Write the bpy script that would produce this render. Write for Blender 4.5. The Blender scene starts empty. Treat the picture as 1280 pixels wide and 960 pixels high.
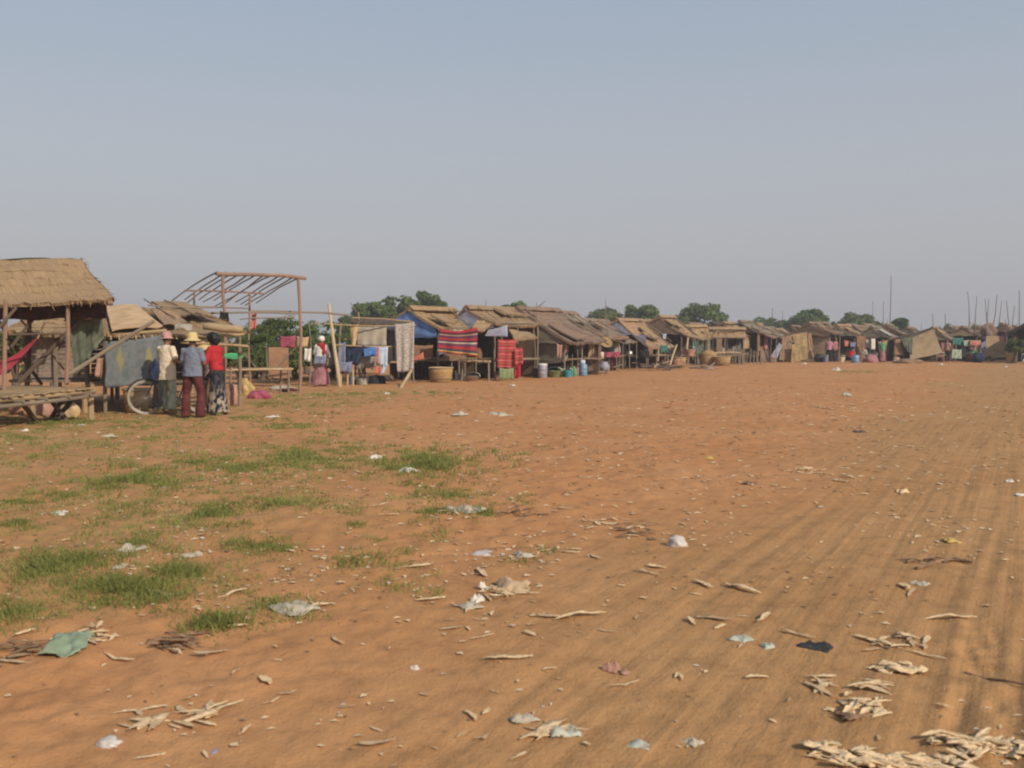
import bpy, bmesh, math, random
import numpy as np
from mathutils import Vector as V, Matrix, noise as mnoise

random.seed(7)
rng = np.random.default_rng(7)
sc = bpy.context.scene
COL = sc.collection
TAU = math.tau

# ------------------------------------------------------------------ camera geometry
FPX, HZ, CAMH = 1244.0, 424.0, 1.5
PITCH = math.atan((480 - HZ) / FPX)
CP, SP = math.cos(PITCH), math.sin(PITCH)

def ray(x, y):
    u, v = (x - 640) / FPX, (480 - y) / FPX
    return V((u, CP + v * SP, -SP + v * CP))

def at(x, y, d):
    """world point seen at photo pixel x, y at the distance d (metres along +Y)"""
    r = ray(x, y)
    return V((0, 0, CAMH)) + r * (d / r.y)

def gp(x, y):
    """point of the flat ground seen at photo pixel x, y"""
    r = ray(x, y)
    p = V((0, 0, CAMH)) + r * (CAMH / -r.z)
    return V((p.x, p.y, ground_h(p.x, p.y)))

def px_of(p):
    q = V(p) - V((0, 0, CAMH))
    dep = q.y * CP - q.z * SP
    return 640 + FPX * q.x / dep, 480 - FPX * (q.y * SP + q.z * CP) / dep

# ------------------------------------------------------------------ numeric noise for the terrain
_perm = rng.permutation(4096)
_vals = rng.random(4096)
def vnoise(x, y):
    x = np.asarray(x, float); y = np.asarray(y, float)
    xi = np.floor(x).astype(int); yi = np.floor(y).astype(int)
    fx = x - xi; fy = y - yi
    fx = fx * fx * (3 - 2 * fx); fy = fy * fy * (3 - 2 * fy)
    def h(a, b): return _vals[_perm[(a + _perm[b & 4095]) & 4095]]
    return (h(xi, yi) * (1 - fx) + h(xi + 1, yi) * fx) * (1 - fy) + (h(xi, yi + 1) * (1 - fx) + h(xi + 1, yi + 1) * fx) * fy

RC, RS = math.cos(math.radians(27.5)), math.sin(math.radians(27.5))
RUTS = [(-2.3, .07, .006), (-1.95, .05, .009), (-1.72, .06, .011), (-1.4, .05, .008), (-1.2, .07, .012), (-.95, .05, .01), (-.72, .06, .013),
        (-.45, .07, .014), (-.28, .05, .012), (-.1, .05, .012), (.12, .08, .024), (.3, .05, .016), (.5, .09, .028), (.72, .06, .018), (.95, .1, .034), (1.2, .07, .02), (1.6, .12, .03), (2.1, .1, .022), (2.7, .12, .026)]
GROOVES = []        # dug-out marks left by skidding wheels: (polyline on the ground, width, depth)
def heights(X, Y):
    X = np.asarray(X, float); Y = np.asarray(Y, float)
    h = .045 * (vnoise(X * .35 + 9, Y * .35) - .5) + .02 * (vnoise(X * 1.1, Y * 1.1 + 40) - .5)
    s = RC * X - RS * Y; t = RS * X + RC * Y
    s = s + .35 * (vnoise(t * .09, t * 0 + 3.3) - .5) + .1 * (vnoise(t * .4, t * 0 + 8.3) - .5)
    road = np.clip((s + 3.6) / 1.2, 0, 1)
    fine = .5 + .8 * (1 - road)
    h += fine * (.017 * (vnoise(X * 3.3 + 5, Y * 3.3) - .5) + .02 * (vnoise(X * 8 + 77, Y * 8) - .5) + .011 * (vnoise(X * 21, Y * 21 + 7) - .5))
    for i, (c, w, dp) in enumerate(RUTS):
        dp = dp * (.22 + .6 * np.exp(-((t - 3) / 8.0) ** 2)) * (.58 if c < -.2 else 1.3)
        amp = .35 + 1.1 * vnoise(t * .25, t * 0 + i * 11.7)
        cc = c + .14 * (vnoise(t * .3, t * 0 + i * 5.1 + 60) - .5)
        g = np.exp(-((s - cc) / w) ** 2)
        rim = np.exp(-((s - cc - w * 1.5) / (w * .7)) ** 2) + np.exp(-((s - cc + w * 1.5) / (w * .7)) ** 2)
        h += road * amp * dp * (-g + .45 * rim)
    for pts, wd, dp in GROOVES:
        for (x, y), k in pts: h = h - dp * k * np.exp(-((X - x) ** 2 + (Y - y) ** 2) / wd ** 2)
    return h

def ground_h(x, y):
    return float(heights(np.array([x]), np.array([y]))[0])

def flat(x, y): r = ray(x, y); p = r * (CAMH / -r.z); return (p.x, p.y)
for curve, wd, dp in (([(1215, 772), (1226, 800), (1240, 828), (1252, 845)], .04, .055), ([(1206, 800), (1211, 815), (1224, 835), (1244, 848)], .035, .05), ([(1238, 775), (1246, 800), (1250, 830)], .035, .045),
                      ([(1205, 860), (1196, 890), (1180, 920)], .045, .045), ([(1247, 868), (1243, 890)], .03, .02)):
    pts = []
    n = 9
    for i in range(n):
        t = i / (n - 1) * (len(curve) - 1); j = min(int(t), len(curve) - 2); f = t - j
        pts.append((flat(curve[j][0] * (1 - f) + curve[j + 1][0] * f, curve[j][1] * (1 - f) + curve[j + 1][1] * f), math.sin(math.pi * (i + .7) / (n + .4)) * .62))
    GROOVES.append((pts, wd, dp))

# ------------------------------------------------------------------ materials
MATS = {}
def nodes(name):
    m = bpy.data.materials.new(name); m.use_nodes = True
    nt = m.node_tree; nt.nodes.clear()
    out = nt.nodes.new('ShaderNodeOutputMaterial')
    b = nt.nodes.new('ShaderNodeBsdfPrincipled')
    nt.links.new(b.outputs[0], out.inputs[0])
    MATS[name] = m
    return m, nt, b, out

def N(nt, kind, **kw):
    n = nt.nodes.new(kind)
    for k, v in kw.items(): setattr(n, k, v)
    return n

def coords(nt, kind, scale, rot=(0, 0, 0)):
    tc = N(nt, 'ShaderNodeTexCoord')
    mp = N(nt, 'ShaderNodeMapping')
    mp.inputs['Scale'].default_value = scale
    src = tc.outputs[kind]
    if any(rot):
        r0 = N(nt, 'ShaderNodeMapping'); r0.inputs['Rotation'].default_value = rot
        nt.links.new(src, r0.inputs[0]); src = r0.outputs[0]
    nt.links.new(src, mp.inputs[0])
    return mp.outputs[0]

def ramp(nt, src, stops, interp='LINEAR'):
    r = N(nt, 'ShaderNodeValToRGB'); r.color_ramp.interpolation = interp
    e = r.color_ramp.elements
    while len(e) > 1: e.remove(e[-1])
    for i, (p, c) in enumerate(stops):
        el = e[0] if i == 0 else e.new(p)
        el.position = p; el.color = (*c, 1)
    nt.links.new(src, r.inputs[0])
    return r.outputs[0]

def noise_tex(nt, vec, scale=1, detail=4, rough=.6):
    n = N(nt, 'ShaderNodeTexNoise')
    n.inputs['Scale'].default_value = scale; n.inputs['Detail'].default_value = detail; n.inputs['Roughness'].default_value = rough
    nt.links.new(vec, n.inputs['Vector'])
    return n.outputs['Fac']

def mixc(nt, fac, a, b, blend='MIX'):
    m = N(nt, 'ShaderNodeMix', data_type='RGBA', blend_type=blend)
    if isinstance(fac, (int, float)): m.inputs[0].default_value = fac
    else: nt.links.new(fac, m.inputs[0])
    for s, i in ((a, 6), (b, 7)):
        if isinstance(s, tuple): m.inputs[i].default_value = (*s, 1)
        else: nt.links.new(s, m.inputs[i])
    return m.outputs[2]

def bump(nt, b, src, strength, dist):
    n = N(nt, 'ShaderNodeBump'); n.inputs['Strength'].default_value = strength; n.inputs['Distance'].default_value = dist
    nt.links.new(src, n.inputs['Height']); nt.links.new(n.outputs[0], b.inputs['Normal'])

def streaky(name, c1, c2, c3=None, scale=(8, 1.2, 1), rough=.85, bmp=.02, big=.7, coord='UV'):
    """fibrous surface: streaks along v plus large weather patches"""
    m, nt, b, out = nodes(name)
    n1 = noise_tex(nt, coords(nt, coord, scale), 1, 5, .7)
    n2 = noise_tex(nt, coords(nt, 'Object', (big, big, big)), 1.0, 4, .6)
    base = ramp(nt, n1, [(.3, c1), (.7, c2)])
    if c3: base = mixc(nt, ramp(nt, n2, [(.42, (0, 0, 0)), (.62, (1, 1, 1))]), base, mixc(nt, .75, base, c3))
    nt.links.new(base, b.inputs['Base Color'])
    b.inputs['Roughness'].default_value = rough; b.inputs['Specular IOR Level'].default_value = .2
    if bmp: bump(nt, b, n1, .8, bmp)
    return m

def plain(name, c, var=.25, scale=6, rough=.75, bmp=0, spec=.3, metal=0):
    m, nt, b, out = nodes(name)
    n1 = noise_tex(nt, coords(nt, 'Object', (scale,) * 3), 1, 4, .6)
    lo = tuple(x * (1 - var) for x in c); hi = tuple(min(1, x * (1 + var)) for x in c)
    nt.links.new(ramp(nt, n1, [(.3, lo), (.7, hi)]), b.inputs['Base Color'])
    b.inputs['Roughness'].default_value = rough; b.inputs['Specular IOR Level'].default_value = spec; b.inputs['Metallic'].default_value = metal
    if bmp: bump(nt, b, n1, .6, bmp)
    return m

def fabric(name, c, c2=None, var=.2, blotch=4):
    m, nt, b, out = nodes(name)
    n1 = noise_tex(nt, coords(nt, 'UV', (blotch, blotch, 1)), 1, 4, .6)
    n2 = noise_tex(nt, coords(nt, 'UV', (160, 160, 1)), 1, 2, .5)
    lo = tuple(x * (1 - var) for x in c); hi = c2 or tuple(min(1, x * (1 + var)) for x in c)
    nt.links.new(ramp(nt, n1, [(.35, lo), (.65, hi)]), b.inputs['Base Color'])
    b.inputs['Roughness'].default_value = .9; b.inputs['Specular IOR Level'].default_value = .1
    bump(nt, b, n2, .25, .002)
    return m

def striped(name, stops, axis=1, freq=1.0, wob=.02):
    """woven stripes: stops over one repeat, freq repeats per metre along u (0) or v (1)"""
    m, nt, b, out = nodes(name)
    tc = N(nt, 'ShaderNodeTexCoord'); sep = N(nt, 'ShaderNodeSeparateXYZ')
    nt.links.new(tc.outputs['UV'], sep.inputs[0])
    mu = N(nt, 'ShaderNodeMath', operation='MULTIPLY'); mu.inputs[1].default_value = freq
    nt.links.new(sep.outputs[axis], mu.inputs[0])
    fr = N(nt, 'ShaderNodeMath', operation='FRACT'); nt.links.new(mu.outputs[0], fr.inputs[0])
    col = ramp(nt, fr.outputs[0], stops, 'CONSTANT')
    n1 = noise_tex(nt, coords(nt, 'UV', (7, 7, 1)), 1, 3, .6)
    col = mixc(nt, .5, col, ramp(nt, n1, [(.3, (.42, .42, .42)), (.7, (.95, .95, .95))]), 'MULTIPLY')
    nt.links.new(col, b.inputs['Base Color']); b.inputs['Roughness'].default_value = .9; b.inputs['Specular IOR Level'].default_value = .1
    return m

def woven(name, c1, c2, c3, fu=14, fv=14):
    """split bamboo matting: over-under checks with irregular strip tones"""
    m, nt, b, out = nodes(name)
    ch = N(nt, 'ShaderNodeTexBrick'); ch.inputs['Scale'].default_value = 1
    ch.inputs['Color1'].default_value = (*c1, 1); ch.inputs['Color2'].default_value = (*c2, 1); ch.inputs['Mortar'].default_value = (*(x * .45 for x in c2), 1)
    ch.inputs['Mortar Size'].default_value = .04; ch.inputs['Brick Width'].default_value = 1.6; ch.inputs['Row Height'].default_value = .5
    nt.links.new(coords(nt, 'UV', (fu, fv, 1)), ch.inputs['Vector'])
    n2 = noise_tex(nt, coords(nt, 'UV', (1.6, 2.2, 1)), 1, 4, .65)
    n3 = noise_tex(nt, coords(nt, 'UV', (3, 26, 1)), 1, 3, .6)
    col = mixc(nt, ramp(nt, n2, [(.4, (0, 0, 0)), (.65, (1, 1, 1))]), ch.outputs[0], c3)
    col = mixc(nt, .6, col, ramp(nt, n3, [(.3, (.5, .5, .5)), (.7, (1, 1, 1))]), 'MULTIPLY')
    nt.links.new(col, b.inputs['Base Color']); b.inputs['Roughness'].default_value = .85; b.inputs['Specular IOR Level'].default_value = .15
    bump(nt, b, n3, .5, .01)
    return m

streaky('thatch_gold', (.20, .125, .065), (.42, .285, .155), (.29, .19, .11), (26, 2.2, 1), bmp=.03)
streaky('thatch_tan', (.17, .11, .06), (.40, .27, .155), (.22, .15, .095), (24, 2, 1), bmp=.03)
streaky('thatch_orange', (.22, .135, .08), (.43, .275, .16), (.26, .175, .115), (22, 2, 1), bmp=.03)
streaky('thatch_brown', (.13, .085, .06), (.31, .20, .14), (.18, .13, .1), (22, 2, 1), bmp=.03)
streaky('thatch_grey', (.13, .10, .075), (.31, .245, .18), (.17, .13, .10), (22, 2, 1), bmp=.03)
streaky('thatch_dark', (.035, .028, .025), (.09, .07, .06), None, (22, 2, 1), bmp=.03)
streaky('bamboo', (.26, .17, .085), (.46, .33, .19), (.2, .14, .09), (5, 2.5, 1), bmp=.004)
streaky('bamboo_pale', (.38, .27, .15), (.58, .44, .27), (.34, .24, .14), (5, 2.5, 1), bmp=.004)
streaky('wood_red', (.20, .11, .08), (.36, .23, .165), (.2, .13, .1), (5, 2.5, 1), bmp=.004)
streaky('wood_grey', (.15, .115, .085), (.30, .24, .18), (.14, .1, .07), (7, 1.5, 1), bmp=.006)
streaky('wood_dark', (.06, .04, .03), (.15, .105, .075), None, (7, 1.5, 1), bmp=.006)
streaky('plank', (.20, .15, .12), (.38, .30, .245), (.24, .18, .14), (1.4, 14, 1), bmp=.006, big=2.2)
woven('mat_tan', (.48, .36, .22), (.40, .29, .175), (.33, .24, .15))
woven('mat_yellow', (.52, .39, .19), (.42, .29, .14), (.30, .21, .11))
woven('mat_grey', (.32, .28, .20), (.26, .22, .155), (.2, .17, .13))
woven('mat_brown', (.29, .19, .12), (.22, .14, .09), (.17, .11, .07))
woven('mat_orange', (.38, .22, .13), (.31, .17, .1), (.24, .14, .085))
woven('basket_weave', (.50, .33, .15), (.41, .26, .11), (.32, .2, .09), 22, 22)
fabric('blue_tarp', (.15, .25, .56), (.21, .33, .64), .25, 2.5)
fabric('grey_tarp', (.30, .31, .40), (.38, .39, .47), .25, 2.5)
fabric('dusty_tarp', (.33, .31, .29), (.40, .37, .33), .2, 2)
fabric('green_net', (.10, .12, .09), (.16, .17, .125), .3, 3)
fabric('beige_cloth', (.34, .295, .235), (.42, .37, .3), .15, 2)
fabric('grey_cloth', (.24, .22, .2), (.31, .28, .25), .2, 3)
fabric('navy_cloth', (.022, .03, .065), (.04, .05, .09), .3)
fabric('blue_cloth', (.08, .19, .46), (.11, .24, .52), .2)
fabric('slate_cloth', (.17, .19, .29), (.24, .26, .36), .2)
fabric('light_blue_cloth', (.43, .52, .64), (.5, .58, .68), .15)
fabric('red_cloth', (.36, .02, .028), (.43, .035, .04), .2)
fabric('hammock_red', (.23, .025, .04), (.3, .045, .06), .2)
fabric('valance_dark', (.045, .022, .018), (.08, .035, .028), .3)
fabric('patch_pale', (.44, .29, .165), (.52, .36, .22), .15, 3)
fabric('coral_cloth', (.52, .15, .11), (.58, .21, .15), .2)
fabric('pink_cloth', (.44, .19, .24), (.5, .25, .3), .25)
fabric('magenta_cloth', (.31, .065, .11), (.4, .11, .16), .3)
fabric('salmon_cloth', (.40, .21, .16), (.48, .29, .22), .25)
fabric('white_cloth', (.66, .62, .56), (.75, .71, .66), .12)
fabric('cream_cloth', (.62, .5, .36), (.7, .6, .47), .15)
fabric('green_cloth', (.1, .24, .12), (.15, .32, .16), .25)
fabric('teal_cloth', (.05, .16, .145), (.08, .21, .19), .25)
fabric('tan_cloth', (.48, .33, .17), (.55, .4, .23), .2)
fabric('mauve_cloth', (.30, .13, .145), (.38, .19, .2), .2)
fabric('maroon_cloth', (.085, .022, .022), (.125, .038, .036), .2)
fabric('sage_cloth', (.24, .33, .235), (.45, .46, .39), .2, 5)
fabric('shirt_blue', (.15, .165, .22), (.19, .205, .265), .12)
fabric('dark_cloth', (.018, .018, .02), (.035, .033, .033), .3)
fabric('print_pale', (.30, .25, .22), (.52, .46, .42), .25, 17)
fabric('print_green', (.07, .10, .07), (.22, .26, .19), .4, 12)
striped('blanket_stripe', [(0, (.36, .035, .045)), (.08, (.08, .025, .05)), (.15, (.36, .26, .15)), (.19, (.12, .04, .09)), (.27, (.36, .04, .045)), (.34, (.1, .04, .08)), (.40, (.5, .42, .3)), (.44, (.15, .05, .1)), (.52, (.37, .045, .05)), (.62, (.03, .06, .09)), (.68, (.5, .3, .1)), (.73, (.42, .03, .05)), (.84, (.08, .1, .12)), (.9, (.5, .28, .09)), (.96, (.3, .05, .04))], 1, .95)
striped('red_check', [(0, (.5, .06, .06)), (.32, (.55, .36, .31)), (.4, (.46, .05, .05)), (.72, (.36, .16, .11)), (.86, (.28, .05, .04))], 1, 4.4)
striped('tee_stripe', [(0, (.03, .03, .04)), (.5, (.45, .35, .22))], 1, 14)
plain('plastic_white', (.55, .54, .53), .08, 8, .45, 0, .5)
plain('plastic_bag', (.46, .41, .37), .12, 9, .4, 0, .5)
plain('plastic_green', (.06, .30, .11), .15, 8, .45, 0, .5)
plain('plastic_blue', (.14, .24, .37), .15, 8, .45, 0, .5)
plain('plastic_teal', (.04, .25, .33), .15, 8, .45, 0, .5)
plain('plastic_red', (.5, .03, .04), .15, 8, .45, 0, .5)
plain('plastic_grey', (.25, .24, .29), .15, 8, .5, 0, .4)
plain('plastic_olive', (.21, .25, .12), .15, 8, .5, 0, .4)
plain('plastic_yellow', (.38, .25, .09), .15, 8, .5, 0, .4)
plain('plastic_black', (.02, .02, .022), .3, 8, .5, 0, .4)
plain('steel', (.42, .41, .40), .15, 30, .35, 0, .5, .7)
plain('iron_dark', (.05, .047, .045), .3, 30, .5, 0, .4, .3)
plain('rubber', (.04, .038, .036), .3, 30, .8)
plain('tyre_sunlit', (.33, .28, .22), .2, 20, .85)  # sunlight on the tyres is put into this pale colour
plain('pot_black', (.04, .035, .032), .4, 10, .7)
plain('clay', (.34, .17, .1), .25, 8, .8)
plain('skin', (.22, .115, .07), .12, 10, .6)
plain('hair', (.008, .007, .007), .3, 60, .5)
plain('lip', (.2, .07, .06), .1, 10, .6)
plain('eye_dark', (.02, .015, .012), .1, 10, .3)
plain('straw_hat', (.52, .39, .19), .2, 30, .8, .004)
plain('cap_pink', (.40, .215, .19), .15, 14, .85)
plain('sole', (.09, .07, .06), .2, 14, .85)
streaky('husk', (.50, .34, .185), (.76, .57, .36), None, (30, 1.5, 1), bmp=.003)
streaky('husk_dull', (.38, .25, .14), (.58, .41, .25), None, (30, 1.5, 1), bmp=.003)
plain('straw_dark', (.22, .135, .08), .4, 12, .9)
plain('rag_green', (.22, .27, .18), .25, 9, .85)
plain('rag_grey', (.40, .34, .26), .2, 9, .85)
plain('rag_black', (.03, .03, .032), .3, 9, .7)
plain('rag_yellow', (.50, .33, .09), .2, 9, .8)
plain('rag_aqua', (.38, .38, .31), .2, 9, .7)
plain('paper_white', (.58, .52, .45), .08, 9, .8)
plain('cardboard', (.46, .32, .19), .15, 9, .85)

def leafmat(name, c1, c2, sc_=.5):
    m, nt, b, out = nodes(name)
    n1 = noise_tex(nt, coords(nt, 'Object', (sc_,) * 3), 1, 5, .7)
    col = ramp(nt, n1, [(.3, c1), (.7, c2)])
    d = N(nt, 'ShaderNodeBsdfDiffuse'); t = N(nt, 'ShaderNodeBsdfTranslucent'); mx = N(nt, 'ShaderNodeMixShader')
    mx.inputs[0].default_value = .5 if name == 'grass_blade' else .3
    for s in (d, t): nt.links.new(col, s.inputs['Color'])
    nt.links.new(d.outputs[0], mx.inputs[1]); nt.links.new(t.outputs[0], mx.inputs[2]); nt.links.new(mx.outputs[0], out.inputs[0])
    nt.nodes.remove(b)
    return m
leafmat('leaf_green', (.07, .11, .033), (.15, .20, .062), .45)
leafmat('leaf_deep', (.05, .09, .036), (.11, .16, .06), .45)
leafmat('leaf_olive', (.09, .11, .04), (.17, .195, .072), .45)
leafmat('leaf_scrub', (.06, .09, .025), (.15, .18, .055), .9)
leafmat('grass_blade', (.20, .225, .06), (.38, .37, .13), 1.6)
streaky('bark', (.08, .06, .045), (.17, .13, .1), None, (6, 2, 1), bmp=.02)

def zigzag_mat():
    """faded blue hanging with vertical bands of pale yellow lozenges"""
    m, nt, b, out = nodes('blue_print')
    vec = coords(nt, 'UV', (1, 1, 1))
    sep = N(nt, 'ShaderNodeSeparateXYZ'); nt.links.new(vec, sep.inputs[0])
    def M2(op, a, bb):
        n = N(nt, 'ShaderNodeMath', operation=op)
        for i, s in enumerate((a, bb)):
            if isinstance(s, (int, float)): n.inputs[i].default_value = s
            elif s is not None: nt.links.new(s, n.inputs[i])
        return n.outputs[0]
    fu = M2('ABSOLUTE', M2('SUBTRACT', M2('FRACT', M2('MULTIPLY', sep.outputs[0], 1.75), 0), .5), 0)
    fv = M2('ABSOLUTE', M2('SUBTRACT', M2('FRACT', M2('ADD', M2('MULTIPLY', sep.outputs[1], 1.25), .0), 0), .5), 0)
    loz = M2('ADD', M2('MULTIPLY', fu, 3.2), M2('MULTIPLY', fv, 1.15))
    n1 = noise_tex(nt, coords(nt, 'UV', (6, 5, 1)), 1, 4, .65)
    loz = M2('ADD', loz, M2('MULTIPLY', M2('SUBTRACT', n1, .5), 1.1))
    base = ramp(nt, n1, [(.32, (.095, .115, .11)), (.55, (.145, .155, .165)), (.75, (.20, .165, .155))])
    col = mixc(nt, ramp(nt, loz, [(.26, (.75, .75, .75)), (.52, (0, 0, 0))]), base, (.27, .235, .085))
    nt.links.new(col, b.inputs['Base Color']); b.inputs['Roughness'].default_value = .9; b.inputs['Specular IOR Level'].default_value = .1
zigzag_mat()

def skirt_mat():
    """navy sarong with a pale leaf print on its lower half"""
    m, nt, b, out = nodes('skirt_print')
    sep = N(nt, 'ShaderNodeSeparateXYZ'); nt.links.new(coords(nt, 'UV', (1, 1, 1)), sep.inputs[0])
    low = ramp(nt, sep.outputs[1], [(.30, (1, 1, 1)), (.62, (.12, .12, .12))])
    leaf = ramp(nt, noise_tex(nt, coords(nt, 'UV', (16, 9, 1)), 1, 2, .5), [(.44, (0, 0, 0)), (.56, (1, 1, 1))])
    nt.links.new(mixc(nt, mixc(nt, 1, leaf, low, 'MULTIPLY'), (.016, .018, .028), (.33, .27, .21)), b.inputs['Base Color'])
    b.inputs['Roughness'].default_value = .9; b.inputs['Specular IOR Level'].default_value = .1
skirt_mat()

# ------------------------------------------------------------------ mesh builder
class MB:
    def __init__(self): self.v = []; self.f = []; self.uv = []
    def add(self, vs, fs, uvs=None):
        o = len(self.v)
        self.v += [tuple(p) for p in vs]
        self.uv += [tuple(u) for u in uvs] if uvs else [(p[0], p[2]) for p in vs]
        self.f += [tuple(i + o for i in f) for f in fs]
    def box(self, c, size, rx=(1, 0, 0), ry=(0, 1, 0), rz=(0, 0, 1)):
        c = V(c); ax = [V(rx).normalized() * size[0] / 2, V(ry).normalized() * size[1] / 2, V(rz).normalized() * size[2] / 2]
        L = [size[0], size[1], size[2]]
        for a in range(3):
            b_, c_ = (a + 1) % 3, (a + 2) % 3
            if L[b_] > L[c_]: b_, c_ = c_, b_       # v follows the longer edge
            off = random.random() * 7
            for s in (-1, 1):
                q = [c + ax[a] * s + ax[b_] * i + ax[c_] * j for i, j in ((-1, -1), (1, -1), (1, 1), (-1, 1))]
                nrm = (q[1] - q[0]).cross(q[2] - q[0])
                fo = (0, 1, 2, 3) if nrm.dot(ax[a] * s) > 0 else (3, 2, 1, 0)
                self.add(q, [fo], [(off + L[b_] * i, L[c_] * j) for i, j in ((0, 0), (1, 0), (1, 1), (0, 1))])
    def tube(self, pts, rad, n=7, cap=True):
        pts = [V(p) for p in pts]
        if isinstance(rad, (int, float)): rad = [rad] * len(pts)
        vs, uv, fs = [], [], []
        ref = None; run = random.random() * 5
        for i, p in enumerate(pts):
            t = (pts[min(i + 1, len(pts) - 1)] - pts[max(i - 1, 0)]).normalized()
            if ref is None: ref = t.orthogonal().normalized()
            ref = (ref - t * ref.dot(t)).normalized(); b_ = t.cross(ref)
            if i: run += (p - pts[i - 1]).length
            for k in range(n):
                a = TAU * k / n
                vs.append(p + (ref * math.cos(a) + b_ * math.sin(a)) * rad[i]); uv.append((abs(k / n - .5) * 2, run))
        for i in range(len(pts) - 1):
            for k in range(n):
                fs.append((i * n + k, i * n + (k + 1) % n, (i + 1) * n + (k + 1) % n, (i + 1) * n + k))
        if cap: fs += [tuple(range(n - 1, -1, -1)), tuple((len(pts) - 1) * n + k for k in range(n))]
        self.add(vs, fs, uv)
    def pole(self, a, b_, r0, r1=None, bend=.02, n=7, seg=4):
        a, b_ = V(a), V(b_); r1 = r1 or r0
        d = b_ - a; o1 = d.orthogonal().normalized(); o2 = d.normalized().cross(o1)
        ph = random.random() * TAU; L = d.length * bend
        off = (o1 * math.cos(ph) + o2 * math.sin(ph)) * L
        pts, rr = [], []
        for i in range(seg + 1):
            t = i / seg
            j = off * math.sin(math.pi * t) + (o1 * random.uniform(-1, 1) + o2 * random.uniform(-1, 1)) * L * .25 * (0 < i < seg)
            pts.append(a + d * t + j); rr.append((r0 + (r1 - r0) * t) * random.uniform(.93, 1.07))
        self.tube(pts, rr, n)
    def lathe(self, c, prof, n=18, sx=1, sy=1):
        c = V(c); vs, uv, fs = [], [], []; run = 0
        for i, (r, z) in enumerate(prof):
            if i: run += math.hypot(r - prof[i - 1][0], z - prof[i - 1][1])
            for k in range(n):
                a = TAU * k / n
                vs.append(c + V((r * math.cos(a) * sx, r * math.sin(a) * sy, z))); uv.append((abs(k / n - .5) * 2 * math.pi * .3, run))
        for i in range(len(prof) - 1):
            for k in range(n): fs.append((i * n + k, i * n + (k + 1) % n, (i + 1) * n + (k + 1) % n, (i + 1) * n + k))
        self.add(vs, fs, uv)
    def sheet(self, fn, nu, nv, w, h, thick=.006):
        """fn(u,v) -> point; a two-sided sheet of real thickness"""
        P = [[V(fn(i / nu, j / nv)) for i in range(nu + 1)] for j in range(nv + 1)]
        Nn = (P[0][nu] - P[0][0]).cross(P[nv][0] - P[0][0]).normalized() * thick
        vs, uv, fs = [], [], []
        for s in (0, 1):
            for j in range(nv + 1):
                for i in range(nu + 1):
                    vs.append(P[j][i] + Nn * s); uv.append((w * i / nu, h * j / nv))
        o = (nu + 1) * (nv + 1)
        ix = lambda i, j, s: s * o + j * (nu + 1) + i
        for j in range(nv):
            for i in range(nu):
                fs.append((ix(i, j, 1), ix(i + 1, j, 1), ix(i + 1, j + 1, 1), ix(i, j + 1, 1))[::1])
                fs.append((ix(i, j + 1, 0), ix(i + 1, j + 1, 0), ix(i + 1, j, 0), ix(i, j, 0)))
        for i in range(nu):
            fs.append((ix(i, 0, 0), ix(i + 1, 0, 0), ix(i + 1, 0, 1), ix(i, 0, 1)))
            fs.append((ix(i, nv, 1), ix(i + 1, nv, 1), ix(i + 1, nv, 0), ix(i, nv, 0)))
        for j in range(nv):
            fs.append((ix(0, j, 1), ix(0, j + 1, 1), ix(0, j + 1, 0), ix(0, j, 0)))
            fs.append((ix(nu, j, 0), ix(nu, j + 1, 0), ix(nu, j + 1, 1), ix(nu, j, 1)))
        self.add(vs, fs, uv)

ORG = {}
def tag(o, label=None, cat=None, group=None, kind=None):
    if label: o['label'] = label
    if cat: o['category'] = cat
    if group: o['group'] = group
    if kind: o['kind'] = kind
    return o

def thing(name, loc, label, cat, group=None):
    o = bpy.data.objects.new(name, None); COL.objects.link(o)
    o.empty_display_size = .1; o.location = loc; ORG[o] = V(loc)
    return tag(o, label, cat, group)

def build(name, mb, mat, parent=None, label=None, cat=None, group=None, kind=None, smooth=False):
    if isinstance(mb, MB):
        if not mb.v: return None
        P = np.array(mb.v, dtype=float)
        c = V(((P[:, 0].min() + P[:, 0].max()) / 2, (P[:, 1].min() + P[:, 1].max()) / 2, P[:, 2].min()))
        me = bpy.data.meshes.new(name)
        me.from_pydata((P - np.array(c)).tolist(), [], mb.f)
        uvl = me.uv_layers.new(name='UVMap')
        li = np.empty(len(me.loops), dtype=np.int32); me.loops.foreach_get('vertex_index', li)
        uvl.data.foreach_set('uv', np.array(mb.uv, dtype=np.float32)[li].ravel())
    else:
        me = mb; P = np.empty(len(me.vertices) * 3); me.vertices.foreach_get('co', P); P = P.reshape(-1, 3)
        c = V(((P[:, 0].min() + P[:, 0].max()) / 2, (P[:, 1].min() + P[:, 1].max()) / 2, P[:, 2].min()))
        me.transform(Matrix.Translation(-c)); me.name = name
    me.materials.clear()
    me.materials.append(MATS[mat])
    if smooth: me.polygons.foreach_set('use_smooth', [True] * len(me.polygons))
    o = bpy.data.objects.new(name, me); COL.objects.link(o)
    ORG[o] = c
    if parent is not None:
        o.parent = parent; o.location = c - ORG[parent]
    else: o.location = c
    return tag(o, label, cat, group, kind)

def dup(root, loc, rotz=0, scale=1, label=None, group=None):
    r = root.copy(); COL.objects.link(r); r.location = loc; r.rotation_euler = (0, 0, rotz); r.scale = (scale,) * 3 if isinstance(scale, (int, float)) else scale
    if label: r['label'] = label
    if group: r['group'] = group
    for ch in list(root.children):
        c = ch.copy(); COL.objects.link(c); c.parent = r
        for g in list(ch.children):
            d = g.copy(); COL.objects.link(d); d.parent = c
    return r

def jit(s): return random.uniform(-s, s)

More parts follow.
